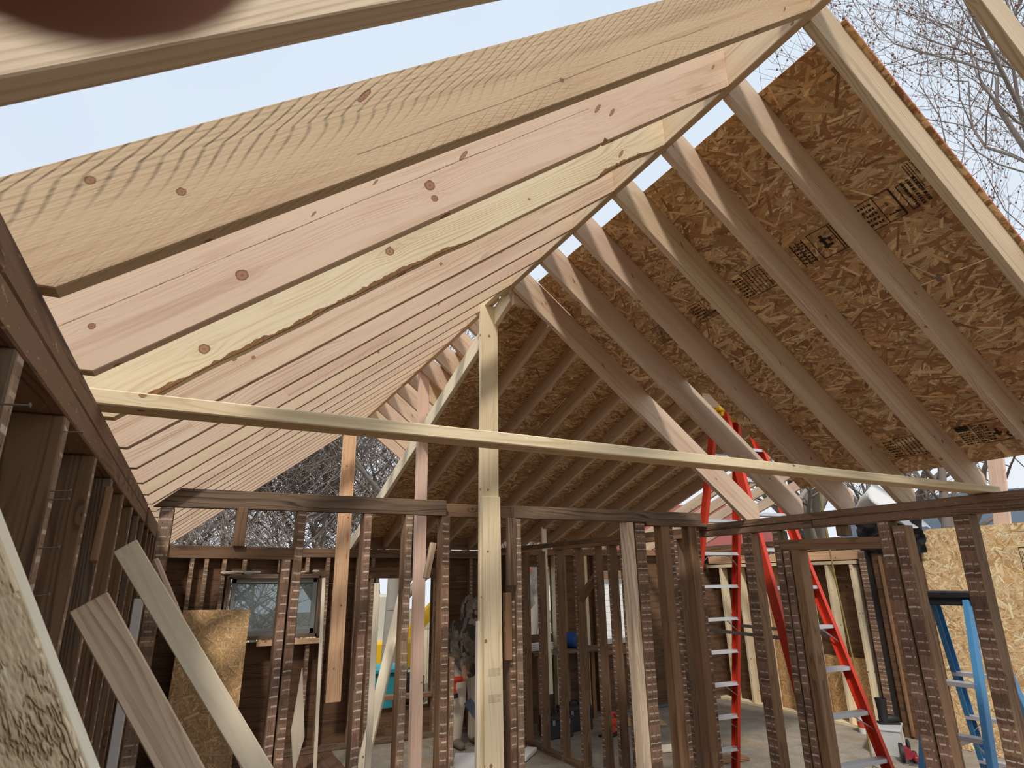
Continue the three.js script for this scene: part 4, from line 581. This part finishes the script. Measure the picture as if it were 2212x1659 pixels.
house('white sided house with dull red roof seen through the rear wing window', 14.2, -18.5, 9, 6, 2.75, 2.2, -0.35, S({ color: 0xeeeeea, roughness: 0.7 }), S({ color: 0x8c4a44, roughness: 0.9 }), 16);
house('house with slate grey roof seen past the pale board on the right', 20.5, -8.2, 9, 6, 2.6, 2.0, -1.2, S({ color: 0x6f767c, roughness: 0.7 }), S({ color: 0x59646e, roughness: 0.9 }));
{ const y = thing('digger', 'yellow digger outside the opening left of the fir post', 'digger', [3.75, GY, -14.3]); mesh('cabin', boxGeo(-0.2, 1.6, 0, 1.0, 1.2, 1.0, 0.05), S({ color: 0xd8d4c4 }), y); mesh('engine_cover', boxGeo(0.1, 0.95, 0, 1.9, 0.6, 1.2, 0.06), M.yellow, y); mesh('arm', beamGeo(V(0.8, 1.2, 0), V(2.0, 2.4, 0), 0.25, 0.2, V(0, 1, 0)), M.yellow, y); for (const s of [-1, 1]) mesh('track', boxGeo(0, 0.3, s * 0.6, 2.1, 0.6, 0.35, 0.12), M.black, y); }
{ const t = thing('teal_bin', 'teal wheeled bin outside the opening left of the fir post', 'bin', [2.95, GY, -10.3]); const tm = S({ color: 0x3fa7b4, roughness: 0.5 }); mesh('bin_body', boxGeo(0, 0.6, 0, 0.55, 1.1, 0.6, 0.03), tm, t); mesh('lid', boxGeo(0, 1.17, 0.02, 0.6, 0.07, 0.66, 0.02), tm, t); for (const s of [-1, 1]) mesh('wheel', cyl(V(s * 0.3, 0.1, -0.25), V(s * 0.24, 0.1, -0.25), 0.1, 0.1, 14), M.black, t); }
{ const f = thing('board_fence', 'grey board fence outside behind the pale gnarled tree', 'fence', [3.5, GY, -16]); for (let i = 0; i < 44; i++) board('fence_board', f, M.bone, V(-1 + i * 0.2, GY, -16), V(-1 + i * 0.2, GY + 1.25, -16), 0.185, 0.02, V(1, 0, 0)); for (const y of [0.25, 1.0]) board('rail', f, M.greyed, V(-1.1, GY + y, -16.04), V(7.7, GY + y, -16.04), 0.08, 0.04); }

// ------------------------------------------------------------------ worker in camouflage, half hidden by the yellow post
function blob(bones, lo, hi, cell, k = 0.03) { // smooth union of tapered capsules, meshed on a grid
  const size = V(hi[0] - lo[0], hi[1] - lo[1], hi[2] - lo[2]), L = Math.max(size.x, size.y, size.z) * 1.06, n = Math.min(150, Math.ceil(L / cell)), mc = new MarchingCubes(n, new THREE.MeshBasicMaterial(), false, false, 160000), c = [(lo[0] + hi[0]) / 2, (lo[1] + hi[1]) / 2, (lo[2] + hi[2]) / 2];
  for (let z = 0; z < n; z++) for (let y = 0; y < n; y++) for (let x = 0; x < n; x++) {
    const px = c[0] + (x - n / 2) / (n / 2) * L / 2, py = c[1] + (y - n / 2) / (n / 2) * L / 2, pz = c[2] + (z - n / 2) / (n / 2) * L / 2; let acc = 1e3;
    for (const [a, b, r0, r1, sx = 1] of bones) { const bx = b[0] - a[0], by = b[1] - a[1], bz = b[2] - a[2], t = clamp(((px - a[0]) * bx + (py - a[1]) * by + (pz - a[2]) * bz) / (bx * bx + by * by + bz * bz + 1e-9)), dx = (px - a[0] - bx * t) / sx, dy = py - a[1] - by * t, dz = pz - a[2] - bz * t, d = Math.sqrt(dx * dx + dy * dy + dz * dz) - lerp(r0, r1, t); const h = clamp(0.5 + 0.5 * (acc - d) / k); acc = lerp(acc, d, h) - k * h * (1 - h); }
    mc.field[z * n * n + y * n + x] = -acc;
  }
  mc.isolation = 0; mc.update(); const cnt = mc.count * 3, g = new THREE.BufferGeometry(), P = new Float32Array(cnt); for (let i = 0; i < cnt; i += 3) for (let j = 0; j < 3; j++) P[i + j] = mc.positionArray[i + j] * L / 2 + c[j];
  g.setAttribute('position', new THREE.BufferAttribute(P, 3)); g.setAttribute('normal', new THREE.BufferAttribute(Float32Array.from(mc.normalArray.subarray(0, cnt)), 3)); const uv = new Float32Array(cnt / 3 * 2); for (let i = 0; i < cnt / 3; i++) { uv[i * 2] = P[i * 3] + P[i * 3 + 2]; uv[i * 2 + 1] = P[i * 3 + 1]; } g.setAttribute('uv', new THREE.BufferAttribute(uv, 2)); return g;
}
{ const p = thing('person', 'worker in camouflage hooded jacket and tan trousers behind the yellow post', 'person', [3.2, 0, -7.55]); p.rotation.y = 0.15;
  const camo = S({ map: tex(256, 256, (x, y, c) => { const a = fbm(x / 34, y / 34, 201), b = fbm(x / 22 + 9, y / 30, 205); const k = a > 0.62 ? [150, 140, 122] : b > 0.58 ? [70, 62, 54] : a < 0.4 ? [102, 94, 78] : [128, 114, 96]; const f = 0.9 + 0.2 * vnoise(x / 2, y / 2, 209); c[0] = k[0] * f; c[1] = k[1] * f; c[2] = k[2] * f; }), roughness: 0.95 }), tan = S({ color: 0xd0c2ac, roughness: 0.95 }), skin = S({ color: 0xb98a70, roughness: 0.7 }), boot = S({ color: 0x7a6a58, roughness: 0.9 });
  // joints: hips, knees, ankles, shoulders, elbows, wrists
  const hipL = [-0.1, 0.88, 0], hipR = [0.1, 0.88, 0], knL = [-0.13, 0.48, 0.05], knR = [0.12, 0.47, 0.02], anL = [-0.14, 0.09, -0.01], anR = [0.13, 0.09, -0.02], chest = [0.01, 1.25, 0.04], neck = [0.02, 1.4, 0.05], head = [0.03, 1.53, 0.1], shL = [-0.17, 1.33, 0.03], shR = [0.19, 1.33, 0.03], elL = [-0.25, 1.08, 0.05], elR = [0.25, 1.06, 0.06], wrL = [-0.16, 0.88, 0.2], wrR = [0.18, 0.88, 0.24];
  const hand = (w, s) => { const o = [[w, [w[0] + s * 0.02, w[1] - 0.05, w[2] + 0.05], 0.026, 0.03]]; for (let f = 0; f < 4; f++) { const b = [w[0] + s * (0.0 + f * 0.014), w[1] - 0.07, w[2] + 0.06], m = [b[0], b[1] - 0.03 - 0.004 * (f === 1 || f === 2), b[2] + 0.028], e = [b[0], m[1] - 0.025, m[2] - 0.008]; o.push([b, m, 0.0095, 0.009], [m, e, 0.009, 0.008]); } o.push([[w[0] - s * 0.01, w[1] - 0.03, w[2] + 0.03], [w[0] - s * 0.035, w[1] - 0.06, w[2] + 0.07], 0.012, 0.009]); return o; };
  mesh('body', blob([[hipL, knL, 0.075, 0.05], [knL, anL, 0.05, 0.036], [hipR, knR, 0.075, 0.05], [knR, anR, 0.05, 0.036], [[0, 0.9, 0], chest, 0.12, 0.13, 1.2], [chest, neck, 0.12, 0.055], [neck, head, 0.05, 0.085], [[0.03, 1.5, 0.17], [0.03, 1.47, 0.19], 0.018, 0.016], [shL, elL, 0.045, 0.038], [elL, wrL, 0.038, 0.026], [shR, elR, 0.045, 0.038], [elR, wrR, 0.038, 0.026], ...hand(wrL, -1), ...hand(wrR, 1)], [-0.36, 0.02, -0.2], [0.36, 1.66, 0.36], 0.0125, 0.02), skin, p);
  mesh('jacket', blob([[[0, 0.86, 0], [0, 1.0, 0.01], 0.15, 0.15, 1.28], [[0, 1.0, 0.01], chest, 0.15, 0.165, 1.28], [chest, [0.02, 1.38, 0.03], 0.15, 0.1, 1.2], [shL, elL, 0.075, 0.062], [elL, [-0.175, 0.91, 0.17], 0.062, 0.048], [shR, elR, 0.075, 0.062], [elR, [0.19, 0.91, 0.21], 0.062, 0.048], [[0.02, 1.42, 0.02], [0.03, 1.55, 0.07], 0.1, 0.122], [[0.03, 1.52, 0.02], [0.03, 1.6, 0.06], 0.1, 0.1]], [-0.36, 0.66, -0.22], [0.36, 1.76, 0.3], 0.012, 0.04), camo, p);
  mesh('trousers', blob([[[0, 0.84, 0], [0, 0.92, 0], 0.135, 0.135, 1.15], [hipL, knL, 0.1, 0.082], [knL, [anL[0], 0.1, anL[2]], 0.08, 0.075], [hipR, knR, 0.1, 0.082], [knR, [anR[0], 0.1, anR[2]], 0.08, 0.075], [[-0.19, 0.58, 0.03], [-0.19, 0.48, 0.03], 0.05, 0.05]], [-0.3, 0.0, -0.2], [0.3, 1.08, 0.25], 0.0125, 0.03), tan, p);
  mesh('boots', blob([[[anL[0], 0.06, -0.03], [anL[0] - 0.02, 0.045, 0.17], 0.052, 0.042, 1.1], [[anR[0], 0.06, -0.03], [anR[0] + 0.02, 0.045, 0.16], 0.052, 0.042, 1.1], [[anL[0], 0.06, -0.03], [anL[0], 0.15, -0.02], 0.05, 0.05], [[anR[0], 0.06, -0.03], [anR[0], 0.15, -0.02], 0.05, 0.05]], [-0.26, 0.0, -0.14], [0.26, 0.22, 0.26], 0.008, 0.02), boot, p);
  const gl = thing('level_bar', 'grey-blue metal bar leaning at the feet of the camouflaged worker', 'bar', [3.25, 0, -7.2]); board('bar', gl, S({ color: 0x46525e, roughness: 0.5, metalness: 0.4 }), V(3.42, 0.02, -6.95), V(3.05, 0.55, -7.15), 0.1, 0.03, V(0.8, 0.5, 0.2));
  const dr = thing('drill', 'red cordless drill held by the camouflaged worker', 'drill', [2.98, 0.6, -7.3]); mesh('drill_body', mergeGeometries([cyl(V(-0.09, 0.16, 0), V(0.07, 0.16, 0), 0.035, 0.03, 14), boxGeo(-0.03, 0.07, 0, 0.04, 0.14, 0.04, 0.008)]), M.red, dr); mesh('chuck', cyl(V(0.07, 0.16, 0), V(0.13, 0.16, 0), 0.024, 0.014, 12), M.black, dr); mesh('battery', boxGeo(-0.03, -0.01, 0, 0.08, 0.05, 0.06, 0.008), M.black, dr);
}

// ------------------------------------------------------------------ the photographer's own hand: a fingertip strays before the lens
{ const C = camera.matrixWorld, phone = thing('smartphone', 'dark phone held at the top left by the hand with the stray fingertip', 'phone'), body = easedBox(0.158, 0.077, 0.008, 0.003); body.translate(0.06, -0.02, 0.0065);
  C.decompose(phone.position, phone.quaternion, phone.scale); mesh('phone_case', body, M.black, phone);
  const hand = thing('person', 'photographer hand with a blurred dark fingertip in the top left corner', 'person'); C.decompose(hand.position, hand.quaternion, hand.scale);
  const q = (r, u, f) => [r, u, -f];
  mesh('hand', blob([[q(-0.0172, 0.0227, 0.022), q(-0.04, 0.047, 0.012), 0.0093, 0.0098], [q(-0.04, 0.047, 0.012), q(-0.07, 0.04, -0.025), 0.0098, 0.0115], [q(-0.07, 0.04, -0.025), q(-0.085, -0.03, -0.03), 0.016, 0.018], [q(-0.05, 0.03, -0.03), q(-0.07, -0.04, -0.035), 0.014, 0.016], [q(-0.07, 0.015, -0.025), q(-0.062, 0.015, 0.014), 0.011, 0.0095], [q(-0.062, 0.015, 0.014), q(-0.042, 0.008, 0.012), 0.0095, 0.0085], [q(-0.075, -0.01, -0.025), q(-0.064, -0.01, 0.014), 0.0105, 0.009], [q(-0.064, -0.01, 0.014), q(-0.045, -0.014, 0.012), 0.009, 0.008], [q(-0.08, -0.035, -0.025), q(-0.066, -0.034, 0.012), 0.0095, 0.0082], [q(-0.066, -0.034, 0.012), q(-0.05, -0.036, 0.011), 0.0082, 0.0075], [q(-0.06, 0.0, -0.035), q(-0.015, 0.01, -0.03), 0.012, 0.0095], [q(-0.08, -0.04, -0.035), q(-0.12, -0.17, -0.09), 0.024, 0.03]], [-0.155, -0.205, -0.03], [0.0, 0.065, 0.125], 0.0022, 0.006), S({ color: 0xa87868, roughness: 0.6 }), hand);
}
camera.focus = 3.2; camera.userData.fStop = 17;

renderer.render(scene, camera);
